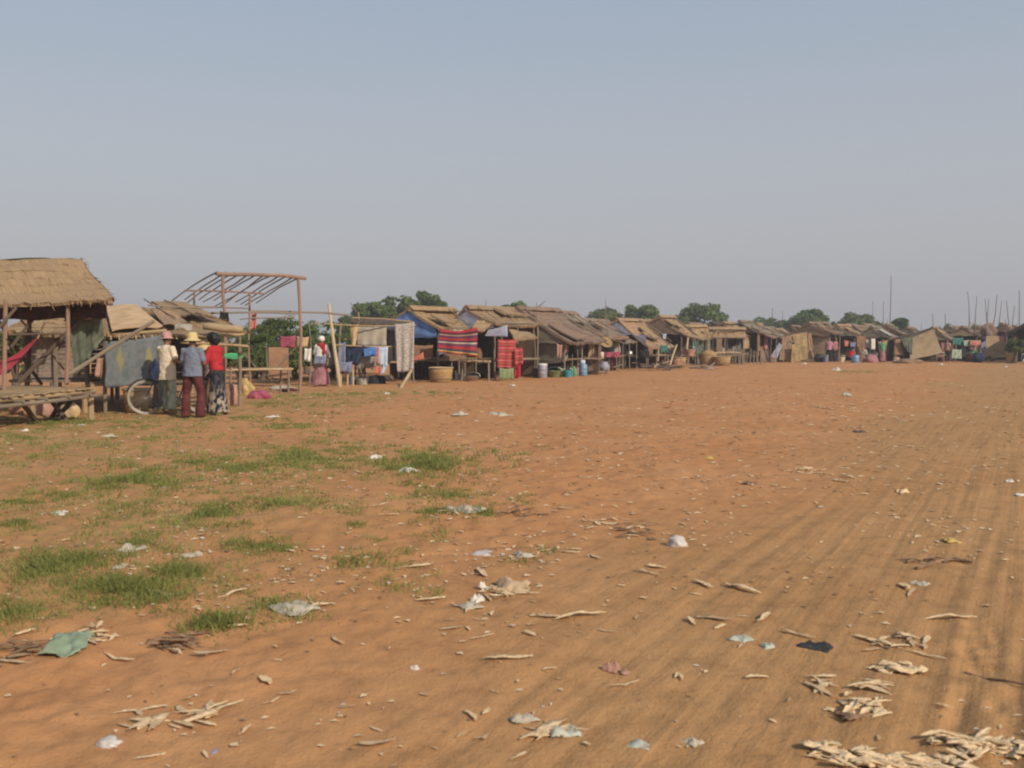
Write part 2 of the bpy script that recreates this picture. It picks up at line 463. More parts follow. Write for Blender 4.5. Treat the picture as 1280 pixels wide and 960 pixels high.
# ------------------------------------------------------------------ sheets, roofs, walls
def bil(A, B, C, D, u, v): return A * ((1 - u) * (1 - v)) + B * (u * (1 - v)) + C * (u * v) + D * ((1 - u) * v)

def cloth_mb(TL, TR, BR, BL, wave=.04, folds=3, thick=.006, rag=.0, droop=.03):
    TL, TR, BR, BL = map(V, (TL, TR, BR, BL))
    w = (TR - TL).length; h = (BL - TL).length
    nrm = (TR - TL).cross(BL - TL).normalized()
    ph = random.random() * 6; nu = max(6, min(26, int(w / .06))); nv = max(6, min(26, int(h / .07)))
    rg = [jit(rag) for _ in range(nu + 2)]; seed = V((random.random() * 50, 0, 0))
    def fn(u, v):
        p = bil(TL, TR, BR, BL, u, v)
        k = wave * (.25 + .75 * v)
        p = p + nrm * (k * math.sin(folds * TAU * u + ph + 1.2 * v) + k * .6 * mnoise.noise(seed + V((u * 4, v * 3, 0))))
        p.z -= droop * math.sin(math.pi * u) * (1 - v) ** 2
        side = (TR - TL) * (.035 * mnoise.noise(seed + V((9, v * 4, 3)))) * v
        if v == 1: p = p + (BL - TL).normalized() * rg[int(u * nu)]
        return p + side
    m = MB(); m.sheet(fn, nu, nv, w, h, thick); return m

def cloth(name, label, cat, mat, pts, d, group=None, parent=None, **kw):
    """pts: four photo pixels TL, TR, BR, BL; d: one distance or four"""
    ds = d if isinstance(d, (tuple, list)) else (d,) * 4
    q = [at(x, y, dd) for (x, y), dd in zip(pts, ds)]
    return build(name, cloth_mb(*q, **kw), mat, parent, label, cat, group, smooth=True)

def cl4(x0, y0, x1, y1, sk=0): return [(x0, y0), (x1, y0), (x1 + sk, y1), (x0 + sk, y1)]

def roof_mb(A, B, C, D, courses=7, thick=.07, rag=.05, sag=.05, straw=1.0):
    """thatched slope: overlapping courses with frayed lower edges. A-B ridge, D-C eave"""
    A, B, C, D = map(V, (A, B, C, D))
    m = MB()
    nrm = (B - A).cross(D - A).normalized()
    if nrm.z < 0: nrm = -nrm
    w = (B - A).length; h = (D - A).length; nu = max(8, min(60, int(w / .09)))
    seed = V((random.random() * 90, random.random() * 90, 0))
    def P(u, v, off):
        p = bil(A, B, C, D, u, v)
        s = -sag * math.sin(math.pi * min(max(u, 0), 1)) * (.5 + .5 * v) + .075 * mnoise.noise(seed + V((u * w * .9, v * h * .9, 0))) + .03 * mnoise.noise(seed + V((u * w * 3.1, v * h * 2.5, 4))) - sag * .7 * math.sin(math.pi * min(v, 1))
        return p + nrm * (off + s)
    for k in range(courses):
        v0 = k / courses; v1 = (k + 1.0) / courses
        vs, uv, fs = [], [], []
        offs = [(random.uniform(.45, .9) if k < courses - 1 else random.uniform(.8, 1.3)) * thick * .75 for _ in range(nu + 1)]
        last = k == courses - 1
        for i in range(nu + 1):
            u = i / nu
            e = v1 + jit(rag) / h * (1.5 if last else .55) + (.03 if not last else 0)
            a0 = P(u, max(v0 - .02, 0), .012); mid = P(u, (v0 + v1) / 2, .012 + offs[i] * .45 + jit(.008)); a1 = P(u, e, offs[i]); a2 = P(u, e - .012 / h, -.03)
            vs += [a0, mid, a1, a2]; uv += [(u * w, v0 * h), (u * w, (v0 + v1) / 2 * h), (u * w, v1 * h), (u * w, v1 * h + .05)]
        for i in range(nu):
            for j in range(3): fs.append((i * 4 + j, i * 4 + j + 1, (i + 1) * 4 + j + 1, (i + 1) * 4 + j))
        m.add(vs, fs, uv)
    # underside
    vs, uv = [], []
    for j in range(5):
        for i in range(9): vs.append(P(i / 8, j / 4, -.03)); uv.append((i / 8 * w, j / 4 * h))
    m.add(vs, [(j * 9 + i, j * 9 + i + 1, (j + 1) * 9 + i + 1, (j + 1) * 9 + i) for j in range(4) for i in range(8)], uv)
    for e in (0, 1):
        vs, uv = [], []
        for j in range(courses + 1): vs += [P(e, j / courses, thick * .9), P(e, j / courses, -.03)]; uv += [(0, j / courses * h), (.1, j / courses * h)]
        m.add(vs, [(2 * j, 2 * j + 1, 2 * j + 3, 2 * j + 2) for j in range(courses)], uv)
    # loose straws
    dv = (D - A).normalized(); du = (B - A).normalized()
    for _ in range(int(26 * w * straw)):
        u = random.random(); k = random.choice([1.0] * 5 + [j / courses for j in range(1, courses)])
        p = P(u, k, random.uniform(-.01, thick)); L = random.uniform(.05, .18); q = random.uniform(.006, .015)
        tip = p + dv * L + du * jit(.05) + V((0, 0, -L * random.uniform(0, .5) if k == 1 else 0)) + nrm * jit(.02)
        m.add([p - du * q, p + du * q, tip], [(0, 1, 2)], [(u * w, k * h), (u * w + .02, k * h), (u * w, k * h + L)])
    # side fringe straws
    for _ in range(int(10 * h * straw)):
        e = random.choice((0, 1)); v = random.random(); p = P(e, v, random.uniform(0, thick)); s = du * (1 if e else -1)
        q = nrm * .01; tip = p + s * random.uniform(.03, .12) + dv * jit(.1)
        m.add([p - q, p + q, tip], [(0, 1, 2)], [(0, v * h), (.02, v * h), (.1, v * h)])
    return m

def panel_mb(p0, p1, z0, z1, thick=.02, rag=.02, z1b=None):
    """upright matting panel from ground point p0 to p1"""
    p0, p1 = V(p0), V(p1); z1b = z1 if z1b is None else z1b
    seed = V((random.random() * 90, 0, 0))
    nrm = (p1 - p0).cross(V((0, 0, 1))).normalized(); w = (p1 - p0).length
    rb = [jit(rag) for _ in range(40)]; nu = max(4, min(24, int(w / .12)))
    def fn(u, v):
        q = p0.lerp(p1, u); zt = z1 + (z1b - z1) * u
        z = zt + (z0 - zt) * v
        if v == 1: z += rb[int(u * nu)]
        return V((q.x, q.y, z)) + nrm * (.03 * mnoise.noise(seed + V((u * w * 1.5, v * 2, 0))))
    m = MB(); m.sheet(fn, nu, 8, w, abs(z1 - z0), thick); return m

def boards_mb(p0, p1, z0, z1, n, thick=.025, gap=.012):
    """horizontal planks"""
    p0, p1 = V(p0), V(p1); d = p1 - p0; L = d.length; m = MB(); hh = (z1 - z0) / n
    for k in range(n):
        a = jit(.06); c = (p0 + p1) / 2 + d.normalized() * jit(.04); c.z = z0 + hh * (k + .5)
        m.box(c, (L + a, thick * random.uniform(.8, 1.4), hh - gap * random.uniform(.5, 2)), d, d.cross(V((0, 0, 1))), V((0, 0, 1)) + d.normalized() * jit(.015))
    return m

# look settings
EXPO = 0.25
SKYSTR, SKYMIX = .1, .78
SKYRAMP = [(0, (.435, .43, .455)), (.35, (.415, .43, .475)), (.75, (.305, .38, .475)), (1, (.235, .335, .46))]
SUNSTR = 3.4
HAZE = .0014

# ------------------------------------------------------------------ huts
def solve(P0, D, xpx):
    """how far along D from P0 until the photo column xpx"""
    k = (xpx - 640) / FPX
    lo, hi = 0.0, 9.0
    f = lambda t: (px_of(P0 + D * t)[0] - xpx)
    s = f(lo)
    for _ in range(40):
        mid = (lo + hi) / 2
        if (f(mid) > 0) == (s > 0): lo = mid
        else: hi = mid
    return hi

ALLHUTS = []
SACKS = []
HUTS = 'thatched stilt huts along the edge of the dirt field'
def hut(label, apex, re, le, end, d, ang=57, thatch='thatch_tan', gable='mat_grey', endw=None, back='mat_brown', far='mat_brown',
        floor=.7, minL=1.8, front=(), cat='hut', post='wood_grey', endfrac=1.0, courses=7, rdrop=0, gz=None, patch=None, sag=.1, platform=True, endz0=None, straw=1.0, lean=None, inside=4):
    a = math.radians(ang)
    R = V((math.cos(a), math.sin(a), 0)); Nn = V((math.sin(a), -math.cos(a), 0)); Z = V((0, 0, 1))
    P0 = at(*apex, d)
    wr = min(solve(P0, Nn, re[0]), 3.2); wl = min(solve(P0, -Nn, le[0]), 3.2); L = max(minL, min(solve(P0, R, end), 6))
    pr = P0 + Nn * wr; pl = P0 - Nn * wl
    zr = at(*re, pr.y).z; zl = at(*le, pl.y).z
    zr = min(max(zr, .9), P0.z - .15); zl = min(max(zl, .9), P0.z - .1)
    base = V((P0.x, P0.y, 0)) + R * (L / 2)
    root = thing('hut', (base.x, base.y, 0), label, cat, HUTS)
    def P(u, v, z): q = V((P0.x, P0.y, 0)) + R * u + Nn * v; return V((q.x, q.y, z))
    za = P0.z
    oh = .22
    JR = [V((jit(.11), jit(.11), jit(.1))) for _ in range(4)]
    # roof slopes
    rs = build('roof_slope', roof_mb(P(-oh, -.03, za) + JR[0] * .4, P(L + oh, -.03, za - rdrop) + JR[1], P(L + oh, wr, zr - rdrop) + JR[2], P(-oh, wr, zr) + JR[3] * .4, courses, sag=sag, straw=straw), thatch, root)
    build('roof_slope', roof_mb(P(L + oh, .03, za - rdrop), P(-oh, .03, za), P(-oh, -wl, zl), P(L + oh, -wl, zl - rdrop), max(4, courses - 2), sag=sag, straw=straw * .6), thatch, root)
    rc = MB()
    for s in (-1, 1):
        rc.sheet(lambda u, v: P(-oh + (L + 2 * oh) * u, s * (.16 * v + .0), za - rdrop * u + .1 - .13 * v + .02 * mnoise.noise(V((u * 9, v * 3, s + d)))), 14, 2, L, .3, .03)
    build('ridge_cap', rc, thatch, root)
    for _ in range(2):
        m = MB(); u0 = random.uniform(0, L); m.pole(P(u0, .1, za + .05), P(u0 + jit(.5), wr * random.uniform(.7, 1.02), zr + .12 + (za - zr) * .1), .018, bend=.03); build('roof_pole', m, post, rs)
    # rafters and ridge beam
    m = MB(); m.pole(P(-oh - .1, 0, za - .08), P(L + oh, 0, za - .08 - rdrop), .035); build('ridge_beam', m, post, root)
    for u in (-.1, L + .05):
        for v, z in ((wr, zr), (-wl, zl)):
            m = MB(); m.pole(P(u, 0, za - .08), P(u, v * 1.03, z - .07), .028); build('rafter', m, post, root)
    # posts
    pv = (wr * .86, -wl * .86)
    for v, z, zz in ((pv[0], zr, za), (pv[1], zl, za)):
        for u in (0, L * .5, L - .05):
            m = MB(); q = P(u + jit(.06), v + jit(.04), -.08); t = P(u + jit(.03), v, z + (za - z) * .1)
            m.pole(q, t, random.uniform(.03, .045), bend=.012); build('post', m, post, root)
    for v, z in ((pv[0], zr), (pv[1], zl)):
        m = MB(); m.pole(P(-.2, v, z + .02), P(L + .2, v, z + .02), .03); build('eave_beam', m, post, root)
    # platform
    if platform and floor > .2:
        m = MB(); nb = int(L / .09)
        for k in range(nb):
            u = (k + .5) * L / nb; mid = (pv[0] + pv[1]) / 2
            m.box(P(u, mid, floor), (pv[0] - pv[1] + .1 + jit(.06), .07, .025), Nn, R)
        fl = build('platform', m, 'bamboo', root)
        for v in (pv[0], pv[1]):
            m = MB(); m.pole(P(-.08, v, floor - .05), P(L + .08, v, floor - .05), .04); build('joist', m, post, fl)
        for u in (0, L):
            m = MB(); m.pole(P(u, pv[1], floor - .1), P(u, pv[0], floor - .1), .04); build('joist', m, post, fl)
    f0 = floor - .04 if platform and floor > .2 else .02
    # walls
    if gable:
        z_l = zl + .02; z_r = zr + .02
        gl = gz if gz else min(z_l, z_r) - .02
        m = MB()
        def gfn(u, v):
            vv = -wl * .9 + (wr * .9 + wl * .9) * u
            top = za - .1 - ((za - zl) * (-vv / wl) if vv < 0 else (za - zr) * (vv / wr))
            return P(-.2 + .03 * mnoise.noise(V((u * 4, v * 3, d))), vv, top + (gl - top) * v + .02 * math.sin(u * 20) * v)
        m.sheet(gfn, 14, 6, wl + wr, za - gl, .015)
        build('gable_panel', m, gable, root)
    if endw:
        q0 = P(.0, pv[1], 0); q1 = P(.0, pv[1] + (pv[0] - pv[1]) * endfrac, 0)
        build('end_wall', panel_mb(q0, q1, f0 if endz0 is None else endz0, zl * .97, z1b=zr if endfrac > .8 else zl), endw, root)
    if back: build('back_wall', panel_mb(P(0.02, pv[1] + .03, 0), P(L, pv[1] + .03, 0), .0, zl + .05), back, root)  # back and far walls carried to the ground to darken the underfloor
    if far: build('far_wall', panel_mb(P(L - .04, pv[1], 0), P(L - .04, pv[0], 0), .0, za * .55 + min(zl, zr) * .45, z1b=zr), far, root)
    for fr in front:
        u0, u1, mt = fr[:3]; z0 = fr[3] if len(fr) > 3 else f0; z1 = fr[4] if len(fr) > 4 else zr
        build('front_panel', panel_mb(P(L * u0, pv[0] + .04, 0), P(L * u1, pv[0] + .04, 0), z0, z1), mt, root)
    if patch:
        for (u0, v0, u1, v1, mt) in patch:
            def S(u, v): return P(-oh + (L + 2 * oh) * u, wr * v, za + (zr - za) * v + .1)
            build('roof_patch', cloth_mb(S(u0, v0), S(u1, v0), S(u1, v1), S(u0, v1), wave=.02, folds=1.5, thick=.02, droop=0, rag=.04), mt, rs)
    ALLHUTS.append((label, P, L, wr, zr, pv, apex[0]))
    for _ in range(2):
        if random.random() < .75 and straw > 0:
            u0, v0 = random.uniform(-.02, .6), random.uniform(.05, .55); u1, v1 = u0 + random.uniform(.2, .4), v0 + random.uniform(.25, .5)
            def S2(u, v): return P(-oh + (L + 2 * oh) * u, wr * v, za + (zr - za) * v + .09)
            build('roof_patch', roof_mb(S2(u0, v0), S2(u1, v0 + jit(.08)), S2(u1 + jit(.06), v1), S2(u0 + jit(.06), v1 + jit(.08)), 2, thick=.03, rag=.07, sag=.02), random.choice(('thatch_tan', thatch, thatch, 'thatch_grey' if thatch == 'thatch_brown' else 'thatch_gold')), rs)
    for _ in range(random.choice((0, 1, 1, 2))):
        u, v = random.uniform(0, L), random.choice((pv[0], pv[1], 0)); m = MB(); m.pole(P(u, v, .2), P(u + jit(.25), v + jit(.2), za + random.uniform(.0, .45)), .022, .014, bend=.03); build('upright_pole', m, post, root)
    if lean:
        for (u0, u1, out, dz, mt) in lean:
            q = [P(L * u0, wr * .9, zr + .03), P(L * u1, wr * .9, zr + .03), P(L * u1, wr * .9 + out, zr - dz + jit(.08)), P(L * u0, wr * .9 + out, zr - dz)]
            lt = build('lean_to_roof', roof_mb(*q, 3, thick=.04, rag=.05, sag=.06), mt, root)
            for u in (u0 + .04, u1 - .04):
                m = MB(); m.pole(P(L * u + jit(.06), wr * .9 + out * .92, -.05), P(L * u, wr * .9 + out * .92, zr - dz + .02), .025, bend=.03); build('prop', m, 'wood_grey', lt)
    if inside:
        for k in range(inside):
            u = random.uniform(.1, .9) * L; v = random.uniform(-.1, .8) * pv[0]; z0 = f0 + .05 if platform else .02
            m = MB(); hgt = random.uniform(.25, .6); ww = random.uniform(.2, .45)
            m.lathe(P(u, v, z0), [(ww * .5, 0), (ww * .56, hgt * .3), (ww * .45, hgt * .7), (ww * .2, hgt), (0, hgt)], 9, 1, random.uniform(.6, 1))
            build('stored_bundle', m, random.choice(('wood_dark', 'mauve_cloth', 'slate_cloth', 'thatch_dark', 'mat_brown', 'dark_cloth', 'grey_cloth')), root, smooth=True)
            if platform and floor > .4 and k % 2:
                m = MB(); hgt = random.uniform(.2, .45); ww = random.uniform(.3, .6)
                m.lathe(P(random.uniform(.1, .9) * L, random.uniform(-.5, .6) * pv[0], -.02), [(ww * .5, 0), (ww * .5, hgt * .6), (ww * .3, hgt), (0, hgt)], 9, 1, .7)
                build('stored_bundle', m, random.choice(('wood_dark', 'thatch_dark', 'mat_brown', 'pot_black')), root, smooth=True)
        for k in range(3):
            u = random.uniform(.05, .95) * L; m = MB(); m.pole(P(u, pv[0] + jit(.1), -.05), P(u + jit(.25), pv[0] + jit(.06), zr * random.uniform(.6, 1.05)), random.uniform(.018, .03), bend=.03); build('prop', m, post, root)
        if platform and floor > .4:
            m = MB()
            for k in range(int(L / .22)):
                u = (k + .5) * .22; m.pole(P(u + jit(.05), pv[1] + .3, -.03), P(u + jit(.05), pv[1] + .3, floor - .06), .03)
            build('underfloor_shade_screen', m, 'wood_dark', root)  # dark pole screen added to keep the space under the floor dark
    return root, P, dict(L=L, wr=wr, wl=wl, zr=zr, zl=zl, za=za, pv=pv)

# mid row, near to far
hG = hut('hut with bright blue tarpaulin gable beside the hanging laundry', (517, 386), (553, 411), (482, 402), 548, 36.2, thatch='thatch_gold', gable='blue_tarp', back='mat_brown', floor=.8, minL=2.4, gz=1.55, front=((.1, .62, 'mat_brown', .72, 1.3),), inside=6)
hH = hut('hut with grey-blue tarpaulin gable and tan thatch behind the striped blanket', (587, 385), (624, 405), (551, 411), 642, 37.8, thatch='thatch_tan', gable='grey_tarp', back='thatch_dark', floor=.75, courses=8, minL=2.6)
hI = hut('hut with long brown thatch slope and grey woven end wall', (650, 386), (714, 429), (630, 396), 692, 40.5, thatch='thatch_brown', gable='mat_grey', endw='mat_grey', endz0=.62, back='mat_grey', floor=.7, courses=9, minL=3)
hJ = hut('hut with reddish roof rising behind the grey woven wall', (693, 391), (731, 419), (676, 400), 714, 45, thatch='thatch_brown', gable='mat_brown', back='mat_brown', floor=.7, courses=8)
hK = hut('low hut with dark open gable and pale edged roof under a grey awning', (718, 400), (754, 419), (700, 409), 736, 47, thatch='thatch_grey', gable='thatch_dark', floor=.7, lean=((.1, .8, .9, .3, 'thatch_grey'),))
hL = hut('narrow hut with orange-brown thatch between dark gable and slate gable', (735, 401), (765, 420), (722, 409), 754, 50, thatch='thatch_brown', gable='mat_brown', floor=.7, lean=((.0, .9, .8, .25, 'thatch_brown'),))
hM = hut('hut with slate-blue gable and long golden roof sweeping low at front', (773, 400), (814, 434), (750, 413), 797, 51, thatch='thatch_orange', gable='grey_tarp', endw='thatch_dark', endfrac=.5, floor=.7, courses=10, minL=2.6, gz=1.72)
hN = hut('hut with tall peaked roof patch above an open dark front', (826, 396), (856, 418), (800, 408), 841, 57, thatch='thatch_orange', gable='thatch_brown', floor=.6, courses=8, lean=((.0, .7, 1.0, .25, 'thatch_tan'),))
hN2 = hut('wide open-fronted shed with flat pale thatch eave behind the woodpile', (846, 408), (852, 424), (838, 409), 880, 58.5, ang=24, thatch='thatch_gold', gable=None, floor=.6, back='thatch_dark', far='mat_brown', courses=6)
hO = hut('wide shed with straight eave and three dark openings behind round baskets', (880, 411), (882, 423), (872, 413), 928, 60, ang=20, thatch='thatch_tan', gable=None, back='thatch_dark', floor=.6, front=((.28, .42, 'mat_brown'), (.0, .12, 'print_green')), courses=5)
hO2 = hut('hut whose dark weathered roof shows above the straight-eaved shed', (890, 404), (912, 412), (874, 411), 902, 66, thatch='thatch_dark', gable='mat_brown')
hP = hut('hut with sloping woven front panel next to the straight-eaved shed', (906, 404), (928, 419), (893, 409), 918, 63, thatch='thatch_tan', gable='mat_brown', front=((.1, .95, 'mat_tan', .9),), floor=.6)
hQ = hut('hut with steep greenish-tan roof and blue-grey doorway', (926, 402), (951, 416), (918, 405), 937, 64, thatch='thatch_grey', gable='thatch_dark', endw='grey_tarp', endfrac=.45, floor=.5, front=((.0, .5, 'mat_orange'),), lean=((.1, .8, .8, .3, 'thatch_brown'),))
hR = hut('small hut with drooping roof below two thin poles', (952, 410), (974, 421), (945, 415), 964, 66, thatch='thatch_grey', gable='mat_brown', floor=.5, front=((.3, .9, 'mat_brown'),), lean=((.0, .9, .9, .35, 'thatch_brown'),))
hR2 = hut('low hut with bundled straw lying on its roof', (968, 412), (984, 421), (955, 419), 976, 70, thatch='thatch_tan', gable='mat_brown', floor=.5)
hS = hut('broad hut with pale yellow woven front and wide low roof wings', (1012, 404), (1042, 417), (944, 437), 1024, 66, thatch='thatch_brown', gable='mat_brown', endw='mat_tan', floor=.06, platform=False, minL=2.4, courses=7, gz=1.7)
hT = hut('hut with twin dark-edged roof directly behind the yellow woven front', (1027, 404), (1052, 418), (1016, 410), 1036, 70, thatch='thatch_brown', gable='mat_brown', floor=.5, lean=((.1, .9, .9, .3, 'thatch_grey'),))
hU = hut('hut with rounded brown roof behind the person in pink', (1047, 407), (1072, 420), (1034, 412), 1062, 69, thatch='thatch_orange', gable='mat_grey', floor=.5, front=((.55, .95, 'mat_brown'),), lean=((.0, .7, 1.0, .3, 'thatch_brown'),))
hV = hut('hut with dusty rose-brown roof and tall plank side', (1067, 408), (1091, 421), (1056, 413), 1086, 72, thatch='thatch_brown', gable='mat_brown', endw='mat_orange', endfrac=.9, floor=.3)
hW = hut('hut with patched grey roof and white cloth by its doorway', (1090, 409), (1113, 422), (1079, 415), 1099, 69, thatch='thatch_grey', gable='mat_grey', floor=.5, front=((.0, .25, 'mat_grey'),), patch=((.1, .3, .7, .9, 'dusty_tarp'),), lean=((.0, .8, 1.1, .3, 'thatch_grey'),))
hW2 = hut('hut with dark ridged gable in front of the round dark tree', (1108, 406), (1129, 418), (1095, 413), 1114, 75, thatch='thatch_grey', gable='mat_brown', floor=.5)
hX = hut('hut with large leaning woven end wall and long roof reaching left', (1166, 410), (1190, 425), (1112, 424), 1175, 66, thatch='thatch_grey', gable='mat_grey', floor=.5, courses=7, minL=2.4, platform=False)
hY2 = hut('pale roofed hut behind the teal cloth', (1186, 408), (1208, 415), (1174, 415), 1200, 76, thatch='thatch_grey', gable='mat_grey', floor=.5)
hY = hut('hut with dark red eave above the teal cloth', (1203, 409), (1224, 420), (1182, 419), 1210, 68, thatch='thatch_brown', gable='mat_tan', floor=.5, lean=((.0, .9, .7, .3, 'thatch_dark'),))
hZ = hut('hut with light tan roof left of the straw bundle', (1232, 407), (1246, 415), (1212, 416), 1239, 73, thatch='thatch_gold', gable='mat_tan', floor=.5, lean=((.0, .9, .9, .3, 'thatch_tan'),))
hZ2 = hut('hut with woven wall and dark gap under its floor behind the thin pole cluster', (1252, 405), (1268, 415), (1240, 412), 1258, 70, thatch='thatch_brown', gable='mat_brown', floor=.35)
hDT = hut('open shelter under a dark sagging tarpaulin roof beside the green bush', (1287, 402), (1330, 416), (1254, 419), 1300, 62.5, thatch='rag_black', gable=None, back=None, far='thatch_dark', floor=.1, platform=False, straw=0, sag=.02, inside=0)
hAA = hut('plain tan hut beyond the dark tarpaulin shelter', (1372, 405), (1400, 420), (1350, 416), 1384, 64, thatch='thatch_tan', gable='mat_tan', floor=.5)

# more roofs crowding in between and behind
for lab, ap, re_, le_, en, dd, th in (
    ('hut showing only a reddish roof tip behind the bare crooked branch', (676, 391), (700, 408), (660, 398), 690, 46, 'thatch_brown'),
    ('hut with low greyish roof squeezed between awning and slate gable', (748, 404), (770, 418), (738, 411), 762, 55, 'thatch_grey'),
    ('hut with tan roof peeping over the long golden roof', (800, 401), (824, 413), (790, 408), 812, 60, 'thatch_tan'),
    ('hut with brown roof behind the wide pale-eaved shed', (862, 405), (884, 416), (852, 411), 876, 68, 'thatch_brown'),
    ('hut with tan roof behind the steep greenish-tan roof', (941, 405), (960, 415), (932, 410), 950, 72, 'thatch_tan'),
    ('hut with brown roof rising left of the yellow-fronted hut', (990, 408), (1008, 417), (981, 413), 999, 76, 'thatch_brown'),
    ('hut with grey roof between the rounded and the rose-brown roofs', (1058, 406), (1078, 415), (1048, 411), 1070, 79, 'thatch_grey'),
    ('hut with tan roof behind the patched grey roof', (1080, 406), (1098, 415), (1071, 411), 1090, 80, 'thatch_tan'),
    ('hut with brown roof left of the large leaning wall roof', (1134, 410), (1152, 418), (1124, 415), 1143, 79, 'thatch_brown'),
    ('hut with grey roof right of the pale roofed hut', (1218, 407), (1236, 415), (1208, 412), 1226, 80, 'thatch_grey'),
    ('hut with dark brown roof just left of the dark tarpaulin', (1268, 408), (1284, 416), (1258, 413), 1276, 78, 'thatch_brown')):
    hut(lab, ap, re_, le_, en, dd, thatch=th, gable=random.choice(('mat_brown', 'thatch_dark', 'mat_grey')), floor=.5, inside=2)
# rags on the fronts and sacks before them
RG = ('dusty brown', 'mauve_cloth'), ('grey', 'grey_cloth'), ('dull blue', 'slate_cloth'), ('cream', 'beige_cloth'), ('dark', 'dark_cloth'), ('faded red', 'salmon_cloth'), ('dull green', 'green_net'), ('tan', 'tan_cloth')
for i, (lab, P, L, wr, zr, pv, xx) in enumerate(ALLHUTS):
    if xx > 1290 or len(lab.split()) > 10: continue
    cols = random.sample(RG, 3)
    for k in range(3):
        u = random.uniform(.02, .75) * L; w_ = random.uniform(.25, .6); z1 = zr - random.uniform(.0, .25); hh = random.uniform(.4, .85); v = pv[0] + .07 + .05 * k
        build('hanging_rag', cloth_mb(P(u, v, z1), P(u + w_, v, z1 + jit(.05)), P(u + w_ + jit(.08), v, z1 - hh + jit(.1)), P(u + jit(.08), v, z1 - hh), wave=.05, folds=1.5, rag=.06), cols[k][1], None, f'{cols[k][0]} rag hung on the {lab}', 'rag', 'rags hung on the fronts of the huts', smooth=True)
    if xx < 690: continue
    gq = lambda u, v: V((*P(u, v, 0).xy, 0))
    # a mat screen closing part of the front, a bundle of sticks leaning on it, a sack on the ground
    u0 = random.uniform(0, .5) * L; u1 = u0 + random.uniform(.3, .45) * L; v = pv[0] + random.uniform(.2, .35)
    tone, mt = random.choice((('brown', 'mat_brown'), ('grey', 'mat_grey'), ('dark', 'thatch_dark'), ('weathered', 'thatch_brown')))
    a_, b_ = gq(u0, v), gq(u1, v); back_ = gq(u0, v - .2) - a_
    m = MB(); zz = random.uniform(.8, 1.25); m.sheet(lambda p, q: a_.lerp(b_, p) + back_ * (1 - q) + V((0, 0, zz * (1 - q) + .03 * mnoise.noise(V((p * 6, q, i))))), 8, 6, (b_ - a_).length, zz, .025)
    build('bamboo_screen', m, mt, None, f'{tone} mat screen leaning on the {lab}', 'screen', 'mat screens leaning on the hut fronts')
    rt = thing('stick_bundle', gq(L * .85, v), f'bundle of sticks propped against the {lab}', 'sticks', 'stick bundles propped on the huts')
    for k in range(6):
        m = MB(); q = gq(L * random.uniform(.7, 1.0), v + jit(.15)); m.pole(q - V((0, 0, .03)), P(L * random.uniform(.6, 1.1), v - .3, random.uniform(.8, 1.9)), random.uniform(.015, .028), bend=.04); build('stick', m, random.choice(('wood_grey', 'wood_dark', 'wood_red')), rt)
    q = gq(L * random.uniform(.1, .9), v + random.uniform(.25, .6)); SACKS.append((lab, q))

